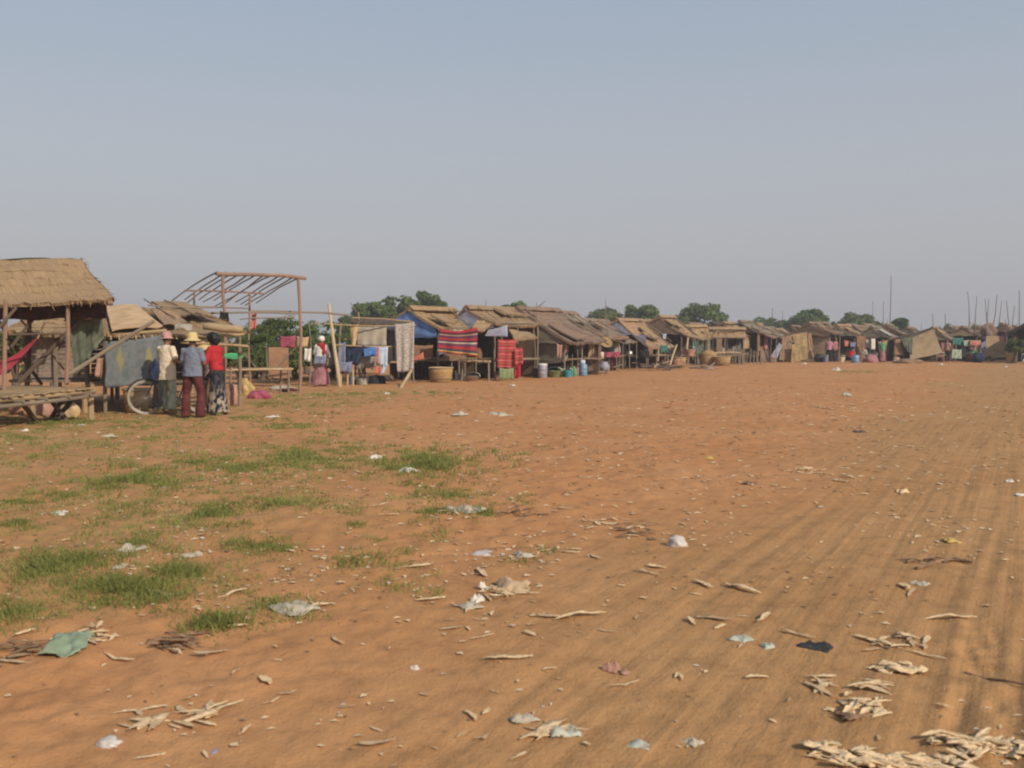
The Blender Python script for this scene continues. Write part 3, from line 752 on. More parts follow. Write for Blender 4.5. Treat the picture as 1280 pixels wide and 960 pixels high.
# hut A: open thatched pavilion
def pavilion():
    rt = thing('hut', (*at(60, 500, 19.5).xy, 0), 'large open pavilion with golden thatch roof and red hammock, nearest the camera', 'hut', HUTS)
    rr = at(101, 325.5, 20.2); rl = rr + V((-3.1, -1.35, -.03))
    er = at(143, 376.5, 18.5); el = er + V((-3.3, -1.1, -.1))
    bl, br = rl + V((-1.35, 1.75, -.88)), rr + V((-1.35, 1.75, -.88))
    rf = build('roof_slope', roof_mb(rl, rr, er, el, 7, thick=.045, rag=.06, sag=.03, straw=2.0), 'thatch_gold', rt)
    build('roof_slope', roof_mb(rr, rl, bl, br, 8, thick=.05, rag=.05, sag=.03), 'thatch_gold', rt)
    m = MB(); m.sheet(lambda u, v: er.lerp(rr, v * .97).lerp(br.lerp(rr, v * .97), u) + V((-.25, 0, -.08)), 6, 4, 3, 1, .015); build('gable_panel', m, 'thatch_dark', rt)
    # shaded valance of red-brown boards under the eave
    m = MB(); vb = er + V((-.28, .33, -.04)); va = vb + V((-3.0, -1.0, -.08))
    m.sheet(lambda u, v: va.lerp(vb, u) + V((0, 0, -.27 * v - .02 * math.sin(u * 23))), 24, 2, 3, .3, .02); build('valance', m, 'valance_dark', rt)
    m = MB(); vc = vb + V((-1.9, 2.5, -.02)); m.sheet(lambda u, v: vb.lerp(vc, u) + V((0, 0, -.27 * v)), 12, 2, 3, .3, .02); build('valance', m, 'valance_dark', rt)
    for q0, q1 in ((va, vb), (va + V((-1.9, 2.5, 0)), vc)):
        m = MB(); m.pole(q0 + V((0, .05, .02)), q1 + V((.1, .05, .02)), .05); build('eave_beam', m, 'wood_grey', rt)
    # deck of split bamboo: long edge seen from x=118 to the left border
    RF, LF = at(119, 482.5, 18.3), at(-60, 503, 15.6)
    RF.z = .6; LF.z = .52
    inn = V((-2.6, .55, .02))
    m = MB(); d = RF - LF
    for k in range(26):
        t = (k + .5) / 26; p = LF + d * t
        m.box(p + inn / 2 + V((0, 0, jit(.008))), (inn.length + jit(.1), .085, .022), inn, d)
    dk = build('deck', m, 'bamboo', rt)
    for o, z, mt in ((0.02, -.055, 'bamboo'), (.9, -.06, 'wood_grey')):
        m = MB(); m.pole(LF + inn * o + V((0, 0, z)), RF + inn * o + d * .02 + V((0, 0, z)), .038, n=8, bend=.006); build('joist', m, mt, dk)
    m = MB(); m.pole(LF + V((.05, -.02, -.15)), RF + d * .01 + V((.05, 0, -.13)), .034, n=8, bend=.006); build('joist', m, 'wood_grey', dk)
    for k in range(6):
        t = (k + .5) / 6; m = MB(); m.pole(LF + d * t + V((.12, -.02, -.1)), LF + d * t + inn + V((0, 0, -.1)), .03); build('joist', m, 'wood_grey', dk)
    # standing posts
    for (x, y0, y1, dd, r, mt) in ((6, 376, 489, 17.7, .038, 'wood_red'), (84, 376, 481, 18.4, .038, 'wood_red'), (36, 384, 472, 20.9, .05, 'wood_dark'), (-45, 372, 500, 16.6, .05, 'wood_grey')):
        m = MB(); m.pole(at(x - 1, y1, dd), at(x + 1, y0, dd), r, bend=.01, n=8); build('post', m, mt, rt)
    for x, dd in ((113, 18.45), (106, 20.6), (40, 19.2), (-20, 17)):
        q = at(x, 500, dd); m = MB(); m.pole(V((q.x, q.y, -.08)), V((q.x, q.y, .56)), .06, bend=.01, n=8); build('post', m, 'bamboo', rt)
    # diagonal braces
    for a, b_, r, mt in (((24, 478, 18.6), (104, 395, 19), .045, 'wood_dark'), ((-4, 398, 19), (52, 480, 20.2), .035, 'wood_dark'), ((-6, 415, 17.4), (20, 385, 17.8), .03, 'wood_dark'),
                         ((14, 434, 18.4), (48, 392, 18.6), .03, 'wood_dark'), ((26, 400, 18.8), (80, 462, 19.6), .02, 'wood_red'), ((10, 418.5, 17.6), (84, 417, 18.4), .018, 'wood_dark')):
        m = MB(); m.pole(at(*a), at(*b_), r, bend=.012); build('brace', m, mt, rt)
    for a, b_ in (((100, 486, 18.5), (70, 512, 19.4)), ((58, 492, 18.3), (86, 524, 18.2)), ((82, 493, 18.2), (62, 520, 18.8)), ((20, 497, 17), (48, 524, 18))):
        q = at(*b_); q.z = -.05; m = MB(); m.pole(at(*a), q, .045, bend=.012); build('brace', m, 'wood_dark', rt)
    return rt
pavilion()
# leaning pole between the two near huts
m = MB(); m.pole(at(88, 467, 18.0), at(193, 401, 18.6), .042, .03, bend=.008, n=8); build('leaning_pole', m, 'wood_grey', None, 'long weathered pole leaning up from the bamboo deck to the patched roof', 'pole')
# hammock
def hammock():
    rt = thing('hammock', at(20, 470, 18.9), 'dark red cloth hammock slung inside the open pavilion', 'hammock')
    a, b_ = at(-70, 425, 17.6), at(47, 423, 18.7)
    m = MB()
    def fn(u, v):
        p = a.lerp(b_, u); s = math.sin(math.pi * u)
        w = (.02 + .34 * s ** .8) * (v - .5)
        return V((p.x - w * .1, p.y + w * .45, p.z - .55 * s ** 1.1 + w * .75))
    m.sheet(fn, 26, 8, 2, .6, .01); build('sling', m, 'hammock_red', rt, smooth=True)
    for e, o in ((a, V((-.3, 0, .3))), (b_, V((.12, .05, .3)))):
        m = MB(); m.pole(e, e + o, .012); build('rope', m, 'tan_cloth', rt)
MATS['maroon_hammock'] = MATS['maroon_cloth']
hammock()
# plank house behind the pavilion
def plankhouse():
    d0 = 22.6
    rt = thing('hut', (*at(70, 500, d0).xy, 0), 'grey plank-walled house glimpsed behind the golden pavilion', 'hut', HUTS)
    p0, p1 = at(34, 480, d0 + .2), at(112, 480, d0); z1 = at(70, 419, d0).z
    build('front_wall', boards_mb(V((p0.x, p0.y, 0)), V((p1.x, p1.y, 0)), .62, z1, 9), 'plank', rt)
    q1 = p1 + V((-.3, 2.4, 0)); q0 = p0 + V((-.3, 2.4, 0))
    build('side_wall', boards_mb(V((p1.x + .03, p1.y + .05, 0)), V((q1.x, q1.y, 0)), .62, z1, 9), 'plank', rt)
    m = MB(); m.box(V(((p0.x + q1.x) / 2, (p0.y + q1.y) / 2, .55)), (1.9, 2.5, .06)); build('floor', m, 'wood_grey', rt)
    build('roof_slope', roof_mb(V((p0.x - .4, p0.y + 1.2, z1 + .55)), V((p1.x + .2, p1.y + 1.2, z1 + .55)), V((p1.x + .3, p1.y - .3, z1 + .03)), V((p0.x - .4, p0.y - .3, z1 + .03)), 6), 'thatch_gold', rt)
    build('roof_slope', roof_mb(V((p1.x + .2, p1.y + 1.24, z1 + .55)), V((p0.x - .4, p0.y + 1.24, z1 + .55)), V((p0.x - .4, p0.y + 2.8, z1 + .03)), V((p1.x + .3, p1.y + 2.8, z1 + .03)), 6), 'thatch_gold', rt)
    for q in (p0, p1, q0, q1, (p0 + p1) / 2):
        m = MB(); m.pole(V((q.x, q.y - .06, -.05)), V((q.x, q.y - .06, z1)), .055); build('post', m, 'wood_grey', rt)
plankhouse()
cloth('hanging_cloth', 'grey-green net hanging from the pavilion corner', 'cloth', 'green_net', [(84, 391), (127, 396), (131, 425), (94, 470)], (18.9, 19.1, 19.3, 19), wave=.09, folds=2.5, rag=.1)

# hut B: patched thatch hut behind the people
def hutB():
    d0 = 20.8
    rt = thing('hut', (*at(215, 500, 22).xy, 0), 'patched thatch hut with rolled mat on its roof behind the group of people', 'hut', HUTS)
    A, B, C, D = at(128, 384, 22.6), at(246, 384, 23.6), at(306, 415, 22.2), at(128, 417, 20.2)
    r1 = build('roof_slope', roof_mb(A, B, C, D, 6, thick=.06, rag=.07, sag=.06, straw=1.6), 'thatch_tan', rt)
    build('roof_slope', roof_mb(B, A, A + V((-.9, 1.4, -.5)), B + V((-.4, 1.5, -.5)), 5), 'thatch_tan', rt)
    # orange matting patch and dull thatch bundles
    S = lambda u, v, o=.1: bil(A, B, C, D, u, v) + V((.03, -.05, o))
    build('roof_patch', cloth_mb(S(.03, .12), S(.33, .05), S(.42, .9), S(.06, 1.0), wave=.02, folds=1.2, thick=.025, droop=0, rag=.06), 'patch_pale', r1)
    build('roof_patch', cloth_mb(S(.43, .3, .13), S(.62, .25, .13), S(.6, .86, .13), S(.42, .88, .13), wave=.03, folds=1, thick=.03, droop=0, rag=.08), 'thatch_orange', r1)
    build('roof_patch', cloth_mb(S(.5, .0, .15), S(.86, .05, .15), S(.93, .62, .15), S(.62, .55, .15), wave=.04, folds=1, thick=.04, droop=0, rag=.1), 'thatch_tan', r1)
    for k in range(2):
        u = .42 + .2 * k; m = MB(); m.pole(S(u, .05 + jit(.05), .2), S(u + .12, .8 + jit(.1), .17), .013); build('roof_pole', m, 'wood_dark', r1)
    m = MB(); m.pole(S(.4, .33, .22), S(1.03, .4, .22), .022); build('roof_pole', m, 'wood_grey', r1)
    build('roof_patch', cloth_mb(at(219, 405, 20.9), at(240, 405, 21), at(241, 411, 20.8), at(218, 411, 20.7), wave=.04, folds=1, thick=.03, droop=0), 'beige_cloth', r1)
    # bamboo fringe at eave
    m = MB()
    for k in range(9):
        u = .05 + k * .055; p = bil(A, B, C, D, u, 1.0); m.pole(p + V((0, 0, -.05)), p + V((.1, -.22, -.12)), .018)
    build('rafter', m, 'bamboo_pale', rt)
    for q0, q1 in (((128, 423, 20.3), (208, 413, 21)), ((205, 418, 21), (305, 418, 22)), ((225, 428, 21.4), (310, 433, 22))):
        m = MB(); m.pole(at(*q0), at(*q1), .03); build('eave_beam', m, 'bamboo', rt)
    for x, dd, zt in ((131, 20.4, 425), (206, 21, 418), (299, 22.2, 418), (140, 23.4, 410), (250, 24, 408)):
        q = at(x, 480, dd); m = MB(); m.pole(V((q.x, q.y, -.06)), at(x, zt, dd), .04, bend=.012); build('post', m, 'wood_grey', rt)
    # interior walls and floor; interior shade is put into the dark back wall colour
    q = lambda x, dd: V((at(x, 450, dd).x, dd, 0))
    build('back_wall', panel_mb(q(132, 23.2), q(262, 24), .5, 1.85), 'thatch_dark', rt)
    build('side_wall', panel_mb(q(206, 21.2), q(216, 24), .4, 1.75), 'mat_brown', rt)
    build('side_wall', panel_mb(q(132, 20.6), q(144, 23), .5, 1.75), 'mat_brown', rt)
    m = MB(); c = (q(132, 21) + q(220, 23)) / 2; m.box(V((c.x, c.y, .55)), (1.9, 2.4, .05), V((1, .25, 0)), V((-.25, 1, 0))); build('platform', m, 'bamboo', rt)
    return rt
hutB()
m = MB()
a, b_ = at(254, 407.5, 21.3), at(303, 412.5, 21.6)
m.tube([a.lerp(b_, t) + V((0, 0, .01 * math.sin(t * 9))) for t in (0, .25, .5, .75, 1)], [.075, .085, .088, .085, .08], 12)
m.tube([a.lerp(b_, 1.0), a.lerp(b_, 1.012)], [.05, .045], 12)
rm = build('rolled_mat', m, 'mat_tan', None, 'tan woven mat rolled up on the roof edge above the red shirt', 'mat', smooth=True)
cloth('hanging_cloth', 'faded blue printed cloth with yellow lozenges hung beside the bicycle', 'cloth', 'blue_print', [(131, 427), (206, 418), (206, 479), (132, 485)], (20.15, 20.7, 20.7, 20.15), wave=.03, folds=3, rag=.015)
cloth('hanging_cloth', 'dusty pink rag hanging beside the left edge of the blue printed cloth', 'cloth', 'salmon_cloth', [(121, 445), (129, 447), (127, 475), (119, 470)], 20.1, wave=.04, folds=1)

# unfinished frame
def frame():
    rt = thing('unfinished_hut', (*at(330, 490, 28).xy, 0), 'bare pole frame of an unfinished hut with sloping rafters and no roof', 'frame')
    r0, r1 = at(270, 342, 26), at(382, 348, 27.9)
    m = MB(); m.pole(r0, r1, .05, bend=.03, n=8, seg=7); build('ridge_beam', m, 'wood_red', rt)
    ln = V((-.72, .69, 0)) * 2.75 + V((0, 0, -.8))
    d = r1 - r0
    for k in range(12):
        t = .0 + k * .085
        a = r0 + d * (t + .02) + V((0, 0, .05)); e = a + ln * random.uniform(.8, 1.05) + d * jit(.02)
        if k == 0: e = a + ln * 1.05
        m = MB(); m.pole(a, e, .022, .015, bend=.018, seg=6); build('rafter', m, 'wood_grey', rt)
    pa, pb = r0 + ln * .5 + d * -.04, r0 + ln * .5 + d * .84
    m = MB(); m.pole(pa, pb, .026); build('purlin', m, 'wood_red', rt)
    pc, pd = r0 + ln * .98 - d * .05, r0 + ln * .98 + d * .95
    m = MB(); m.pole(pc, pd, .022); build('purlin', m, 'wood_grey', rt)
    for t in (.1, .8):
        q = pa.lerp(pb, t); m = MB(); m.pole(V((q.x, q.y, -.05)), q, .03); build('post', m, 'wood_red', rt)
    for t, mt in ((.07, 'wood_red'), (.91, 'wood_red')):
        q = r0 + d * t; m = MB(); m.pole(V((q.x, q.y, -.08)), q, .05, .042, bend=.022, n=8, seg=6); build('post', m, mt, rt)
    q = r0 + d * .91
    for a, e, r in (((236, 393, 26.3), (372, 392, 27.6), .03), ((312, 389, 27.2), (434, 394, 29.5), .03), ((300, 399, 27), (368, 397, 27.6), .02)):
        m = MB(); m.pole(at(*a), at(*e), r, bend=.015); build('rail', m, 'wood_grey', rt)
frame()
cloth('hanging_cloth', 'narrow orange-red cloth tied over the rail of the bare frame', 'cloth', 'coral_cloth', [(315, 390), (321, 390), (320, 412), (314, 412)], 27.2, wave=.03, folds=1)
cloth('hanging_cloth', 'black garment knotted on the post of the bare frame', 'garment', 'dark_cloth', [(275, 388), (285, 390), (287, 403), (274, 403)], 25.9, wave=.06, folds=1)
cloth('hanging_cloth', 'raspberry pink cloth hung next to the frame post', 'cloth', 'magenta_cloth', [(349, 420), (370, 419), (368, 435), (350, 434)], 28.6, wave=.03, folds=1)
cloth('hanging_cloth', 'white cloth hung left of the person with the red scarf', 'cloth', 'white_cloth', [(381, 435), (389, 435), (388, 452), (380, 451)], 31.2, wave=.05, folds=1)
cloth('hanging_cloth', 'dark garment hanging close right of the person with the red scarf', 'garment', 'dark_cloth', [(411, 428), (419, 429), (418, 458), (411, 456)], 32.2, wave=.06, folds=1)
cloth('hanging_cloth', 'banded dark and tan shirt hanging right of the red scarf', 'garment', 'tee_stripe', [(408, 446), (415, 446), (415, 457), (408, 457)], 31.7, wave=.04, folds=1)
cloth('hanging_cloth', 'small tan cloth hung between the frame post and the woman in white', 'cloth', 'tan_cloth', [(371, 420), (386, 421), (384, 434), (370, 433)], 28.6, wave=.03, folds=1)
m = panel_mb(at(336, 470, 31), at(361, 470, 31.3), at(345, 473, 31).z, at(345, 434, 31).z, .03)
build('bamboo_screen', m, 'mat_orange', None, 'orange-brown woven panel standing behind the bamboo bench', 'panel')

def bench(name, label, x0, x1, y, d, dep=.6, htop=None, cat='bench', mat='bamboo', rake=0):
    a, b_ = at(x0, y, d), at(x1, y, d + rake); z = a.z if htop is None else htop
    rt = thing(name, (*((a + b_) / 2).xy, 0), label, cat)
    a.z = b_.z = z; dd = b_ - a; L = dd.length; nn = V((0, 0, 1)).cross(dd).normalized() * dep
    m = MB(); n = max(6, int(L / .08))
    for k in range(n):
        t = (k + .5) / n; m.box(a + dd * t + nn / 2 + V((0, 0, jit(.006))), (dep + jit(.08), .06, .02), nn, dd)
    build('top', m, mat, rt)
    for o in (0.05, .95):
        m = MB(); m.pole(a + nn * o - dd * .04 - V((0, 0, .035)), b_ + nn * o + dd * .04 - V((0, 0, .035)), .025); build('rail', m, 'bamboo_pale', rt)
    for t in (.04, .96):
        for o in (.05, .95):
            q = a + dd * t + nn * o; m = MB(); m.pole(V((q.x + jit(.03), q.y, -.06)), q, .028, bend=.015); build('leg', m, 'wood_grey', rt)
    return rt
bench('bamboo_bench', 'long bamboo bench in front of the unfinished frame', 286, 364, 461, 26.5, rake=1.0)
bench('bamboo_bench', 'short bamboo bench under the striped blanket', 577, 612, 451, 35.4)
bench('bamboo_table', 'dark low bed platform behind the hanging laundry', 448, 515, 452, 34.6, 1.2, cat='platform', mat='wood_dark')

# ------------------------------------------------------------------ laundry shelter and washing
def laundry():
    rt = thing('laundry_shelter', (*at(470, 480, 33).xy, 0), 'rickety pole shelter with dark mat roof hung with washing', 'shelter')
    m = MB()
    q = [at(441, 397, 35.6), at(512, 401, 35.8), at(516, 406, 33.2), at(438, 405, 33)]
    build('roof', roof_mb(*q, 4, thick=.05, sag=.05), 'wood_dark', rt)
    for x, y0, dd, x1 in ((448, 390, 33.2, 450), (515, 402, 33.6, 517), (444, 398, 35.4, 444), (510, 400, 35.6, 510), (426, 404, 33, 425)):
        b_ = at(x1, 470, dd); m = MB(); m.pole(V((b_.x, b_.y, -.08)), at(x, y0, dd), .035, bend=.02); build('post', m, 'wood_grey', rt)
    for a, e in (((393, 404, 32.2), (520, 406.5, 33.2)), ((440, 397, 33), (515, 402, 33.4)), ((415, 431, 32.2), (500, 433, 33)), ((430, 424, 32.6), (450, 422, 33.6))):
        m = MB(); m.pole(at(*a), at(*e), .022, bend=.02); build('rail', m, 'bamboo', rt)
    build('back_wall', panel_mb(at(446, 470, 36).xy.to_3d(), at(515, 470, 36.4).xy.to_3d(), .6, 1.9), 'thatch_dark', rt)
    for x in (434, 441, 426):
        b_ = at(x, 480, 32.1); m = MB(); m.pole(V((b_.x, b_.y, -.05)), V((b_.x, b_.y, random.uniform(.5, .75))), .03); build('stake', m, 'bamboo_pale', rt)
laundry()
m = MB(); b_ = gp(425, 484); m.pole(V((b_.x, b_.y, -.05)), at(411, 380, 32), .06, .045, bend=.01, n=8)
build('leaning_pole', m, 'bamboo_pale', None, 'thick pale pole leaning beside the woman in the red scarf', 'pole')
m = MB(); b_ = gp(500, 485); m.pole(V((b_.x, b_.y, -.03)), at(516, 459, 33), .045, bend=.012, n=8)
build('leaning_pole', m, 'bamboo_pale', None, 'short pale prop pole at the foot of the tall patterned cloth', 'pole')
m = MB(); m.pole(at(448, 392, 33.4), at(438, 378, 33.8), .02, .012, bend=.05); build('bare_branch', m, 'wood_red', None, 'thin reddish branch sticking up over the laundry shelter', 'branch')
W = 'washing hung out on the pole shelter'
for lab, mt, p, d, kw in (
    ('ragged tan cloth strip at the left end of the washing', 'tan_cloth', [(437, 405), (448, 405), (444, 434), (439, 438)], 32.6, dict(wave=.06, folds=1, rag=.12)),
    ('wide plain beige sheet on the upper pole of the laundry shelter', 'beige_cloth', [(446, 408), (483, 408), (483, 433), (446, 432)], 32.9, dict(wave=.025)),
    ('navy trousers hanging slanted below the beige sheet', 'navy_cloth', [(431, 431), (456, 432), (446, 457), (434, 454)], 32.5, dict(wave=.05)),
    ('narrow slate grey towel beside the navy trousers', 'slate_cloth', [(423, 428), (432, 427), (432, 456), (422, 457)], 32.3, dict(wave=.03, folds=1)),
    ('slate blue cloth low on the stakes under the narrow towel', 'slate_cloth', [(421, 452), (440, 452), (439, 466), (421, 464)], 32.0, dict(wave=.04)),
    ('bright blue cloth folded over the lower pole of the shelter', 'blue_cloth', [(453, 433), (472, 433), (471, 445), (455, 446)], 32.6, dict(wave=.03)),
    ('grey-brown sheet hanging low behind the blue cloth', 'grey_cloth', [(448, 444), (472, 445), (470, 459), (445, 462)], 32.9, dict(wave=.04)),
    ('pale blue shirt with pink trim drying on the shelter', 'light_blue_cloth', [(472, 433), (485, 433), (484, 458), (472, 456)], 32.3, dict(wave=.04, folds=2)),
    ('pale blue sleeve cloth dangling below the pale blue shirt', 'light_blue_cloth', [(479, 456), (485, 455), (480, 468), (476, 467)], 32.3, dict(wave=.03, folds=1)),
    ('pink strip hanging along the edge of the pale blue shirt', 'coral_cloth', [(471, 433), (474, 433), (473, 455), (470, 455)], 32.2, dict(wave=.02, folds=1)),
    ('coral red garment dangling low beneath the pale blue shirt', 'coral_cloth', [(469, 457), (476, 457), (475, 469), (469, 466)], 32.1, dict(wave=.04, folds=1)),
    ('slate coloured shirt behind the tall patterned cloth', 'slate_cloth', [(484, 412), (496, 412), (496, 432), (485, 431)], 34.2, dict(wave=.04)),
    ('tall patterned brown cloth at the right end of the washing', 'print_pale', [(493, 405), (518, 402), (517, 462), (497, 466)], 32.7, dict(wave=.05, folds=2.2, rag=.05)),
): cloth('drying_cloth', lab, 'cloth', mt, p, d, W, **kw)
H2 = 'cloths hung on the huts of the row'
for lab, mt, p, d, kw in (
    ('red striped blanket with rainbow bands hung between two gabled huts', 'blanket_stripe', [(549, 411), (597, 409), (597, 446), (546, 440)], (34.6, 34.9, 34.9, 34.6), dict(wave=.09, folds=2.3, droop=.1, rag=.03)),
    ('red striped cloth hung on the corner of the grey-blue gable hut', 'red_check', [(622, 424), (645, 424), (644, 461), (621, 460)], 36.2, dict(wave=.03, folds=2)),
    ('plain bright red cloth hanging to the ground next to the red striped one', 'red_cloth', [(644, 436), (651, 434), (651, 470), (643, 474)], 36.3, dict(wave=.05, folds=1.5)),
    ('red striped cloth fold bulging over the plain red cloth', 'red_check', [(643, 435), (653, 435), (654, 455), (644, 457)], 36.1, dict(wave=.05, folds=1)),
    ('olive green cloth below the red striped cloth', 'plastic_olive', [(624, 460), (642, 460), (642, 474), (624, 474)], 36.1, dict(wave=.03)),
    ('small lilac tarpaulin stretched under the roof edge by the red cloth', 'grey_tarp', [(610, 412), (634, 406), (635, 421), (606, 420)], 36.6, dict(wave=.03, folds=1)),
    ('red bedding cloth inside the hut with the blue gable', 'coral_cloth', [(516, 446), (529, 440), (530, 449), (516, 451)], 35, dict(wave=.04)),
    ('red-brown woven screen inside the hut with the blue gable', 'mat_orange', [(516, 431), (541, 431), (541, 447), (516, 446)], 35.4, dict(wave=.01)),
    ('pinkish cloth hanging at the corner of the grey woven wall', 'salmon_cloth', [(696, 429), (703, 431), (701, 448), (697, 448)], 38.6, dict(wave=.04, folds=1)),
    ('orange-brown garment hanging under the long brown roof', 'salmon_cloth', [(704, 423), (711, 424), (710, 441), (707, 441)], 39.5, dict(wave=.05, folds=1)),
    ('grey-brown cloth hanging beside the awning posts', 'grey_cloth', [(716, 426), (727, 427), (726, 444), (719, 444)], 42, dict(wave=.05, folds=1)),
    ('grey awning sheet drooping over the porch of the low dark hut', 'dusty_tarp', [(706, 420), (736, 412), (730, 426), (714, 424)], (41.5, 43.5, 41.3, 40.9), dict(wave=.03, folds=1)),
    ('pale brown mat hanging from the awning post', 'mat_tan', [(736, 428), (744, 427), (742, 442), (735, 448)], 41.6, dict(wave=.04, folds=1)),
    ('crimson cloth draped along the rail below the round tray', 'magenta_cloth', [(754, 440), (775, 439), (775, 447), (755, 447)], 45.3, dict(wave=.05, folds=2)),
    ('dull pink printed sheet hanging behind the crimson cloth', 'print_pale', [(765, 427), (775, 427), (776, 441), (766, 441)], 46.5, dict(wave=.03)),
    ('orange board hung at the corner of the long golden roof', 'mat_orange', [(809, 431), (816, 432), (816, 444), (811, 443)], 49.4, dict(wave=.01)),
    ('teal cloth hanging under the tip of the long golden roof', 'teal_cloth', [(825, 431), (835, 431), (834, 440), (826, 441)], 50, dict(wave=.03)),
    ('patchy green and white cloth hung on the end post of the open shed', 'print_green', [(872, 424), (880, 423), (879, 446), (870, 446)], 57, dict(wave=.04)),
    ('dark green cloth in the shadow beside the patchy green cloth', 'teal_cloth', [(863, 428), (871, 427), (871, 442), (864, 440)], 58, dict(wave=.03)),
    ('small pale shirt hanging in the dark of the peaked roof hut', 'light_blue_cloth', [(828, 417), (833, 417), (832, 424), (829, 424)], 56.5, dict(wave=.02)),
    ('white rag caught on the corner of the sloping woven panel', 'white_cloth', [(922, 432), (926, 432), (927, 438), (922, 437)], 61, dict(wave=.02)),
    ('grey-blue tarpaulin leaning at the side of the yellow woven front', 'grey_tarp', [(974, 428), (978, 432), (971, 449), (961, 449)], 64.5, dict(wave=.03)),
    ('bright red garment hanging in front of the rounded brown roof hut', 'coral_cloth', [(1055, 425), (1061, 426), (1060, 433), (1056, 433)], 65, dict(wave=.03)),
    ('dull blue cloth hung next to the bright red garment', 'slate_cloth', [(1062, 427), (1070, 428), (1069, 434), (1063, 434)], 66, dict(wave=.03)),
    ('tall white cloth hanging in the doorway of the patched grey roof hut', 'white_cloth', [(1089, 423), (1094, 423), (1094, 437), (1089, 437)], 66, dict(wave=.02)),
    ('grey sheet beside the tall white doorway cloth', 'beige_cloth', [(1082, 424), (1086, 425), (1087, 435), (1082, 435)], 66.3, dict(wave=.02)),
    ('red and pink cloths bunched under the patched roof hut', 'salmon_cloth', [(1097, 427), (1109, 425), (1109, 431), (1098, 431)], 66.5, dict(wave=.06)),
    ('orange woven screen left of the large leaning wall', 'mat_orange', [(1119, 424), (1125, 424), (1129, 444), (1117, 444)], 64.3, dict(wave=.02)),
    ('grey net slung in a triangle against the large leaning wall', 'green_net', [(1126, 424), (1141, 421), (1140, 444), (1133, 438)], 64, dict(wave=.04)),
    ('teal green cloth hanging under the dark red eave', 'teal_cloth', [(1190, 422), (1204, 422), (1203, 432), (1191, 431)], 65.3, dict(wave=.03)),
    ('pale mint cloth between the teal and the red cloth', 'sage_cloth', [(1204, 425), (1211, 425), (1211, 433), (1205, 433)], 65.2, dict(wave=.03)),
    ('large faded red cloth at the right end of the dark red eave', 'salmon_cloth', [(1212, 425), (1226, 425), (1226, 437), (1212, 437)], 65.1, dict(wave=.04)),
    ('bright red flower cloth on top of the faded red cloth', 'coral_cloth', [(1215, 427), (1224, 427), (1224, 432), (1216, 432)], 64.9, dict(wave=.04)),
    ('dull green sheet low under the teal cloth', 'sage_cloth', [(1190, 436), (1202, 437), (1202, 449), (1189, 448)], 64.8, dict(wave=.03)),
    ('violet cloth hanging beside the woven wall near the pole cluster', 'slate_cloth', [(1226, 428), (1232, 426), (1231, 450), (1227, 449)], 64.9, dict(wave=.03)),
    ('pink cloth hanging at the edge of the dark tarpaulin shelter', 'pink_cloth', [(1249, 420), (1257, 419), (1256, 425), (1249, 425)], 63.5, dict(wave=.03)),
    ('dark cloth hanging under the dark tarpaulin edge', 'dark_cloth', [(1257, 419), (1265, 420), (1264, 427), (1256, 426)], 63.5, dict(wave=.03)),
    ('pinkish ragged cloth hanging right of the large leaning wall', 'mauve_cloth', [(1176, 428), (1184, 427), (1184, 443), (1177, 442)], 65.5, dict(wave=.04)),
): cloth('hanging_cloth', lab, 'cloth', mt, p, d, H2, **kw)

# standing woven walls and panels that are their own things
def panel(label, mt, p, d, cat='panel', name='bamboo_screen', thick=.03):
    ds = d if isinstance(d, tuple) else (d,) * 4
    q = [at(x, y, dd) for (x, y), dd in zip(p, ds)]
    m = MB(); sd = V((random.random() * 40, 0, 0)); nr = (q[1] - q[0]).cross(q[3] - q[0]).normalized()
    m.sheet(lambda u, v: bil(*q, u, v) + nr * (.05 * mnoise.noise(sd + V((u * 3, v * 3, 0)))) + V((0, 0, .02 * mnoise.noise(sd + V((u * 12, 5, 0))))), 10, 8, (q[1] - q[0]).length, (q[3] - q[0]).length, thick)
    return build(name, m, mt, None, label, cat)
panel('large tan woven wall leaning beside the hut at the field edge', 'mat_tan', [(1141, 422), (1167, 411), (1178, 441), (1137, 450)], (65.6, 65.2, 64.8, 65))
panel('straw-coloured door mat standing upright in the yellow woven front', 'mat_yellow', [(990, 430), (1000, 430), (1001, 452), (989, 452)], 64.6)
panel('shaggy greyish palm screen left of the straw-coloured door mat', 'thatch_tan', [(978, 422), (990, 418), (990, 450), (974, 450)], 65)
panel('sunlit yellow woven screen above and right of the door mat', 'mat_yellow', [(990, 418), (1009, 415), (1010, 449), (1000, 450)], 65)
panel('narrow split palm screen at the right end of the yellow front', 'thatch_orange', [(1010, 417), (1014, 416), (1018, 449), (1011, 449)], 65.2)
panel('brown slatted screen under the right roof wing of the yellow-fronted hut', 'thatch_brown', [(1021, 417), (1029, 417), (1029, 437), (1021, 437)], 66)
panel('tan woven wall with dark gap beneath behind the thin pole cluster', 'mat_tan', [(1233, 420), (1258, 420), (1257, 445), (1231, 446)], 66)
panel('rose-brown plank screen between the red garment and the white doorway cloth', 'mat_orange', [(1071, 420), (1082, 420), (1081, 450), (1071, 450)], 66.8)
panel('woven sheet lying flat on the lower roof edge of the grey-blue gable hut', 'thatch_gold', [(636, 411), (664, 416), (672, 421), (644, 425)], (37.4, 38, 36.6, 36.2), thick=.07)
panel('golden mat draped over the roof above the striped blanket', 'thatch_gold', [(596, 400), (617, 402), (606, 413), (589, 412)], (37, 37.4, 36, 35.8), thick=.06)
panel('pale plank laid across the porch roof below the slate-blue gable', 'mat_orange', [(755, 419), (786, 420), (786, 423), (755, 424)], (47, 47, 46.4, 46.4), thick=.05)
panel('brown woven side panel right of the awning posts', 'mat_brown', [(735, 449), (742, 448), (742, 464), (735, 465)], 42)

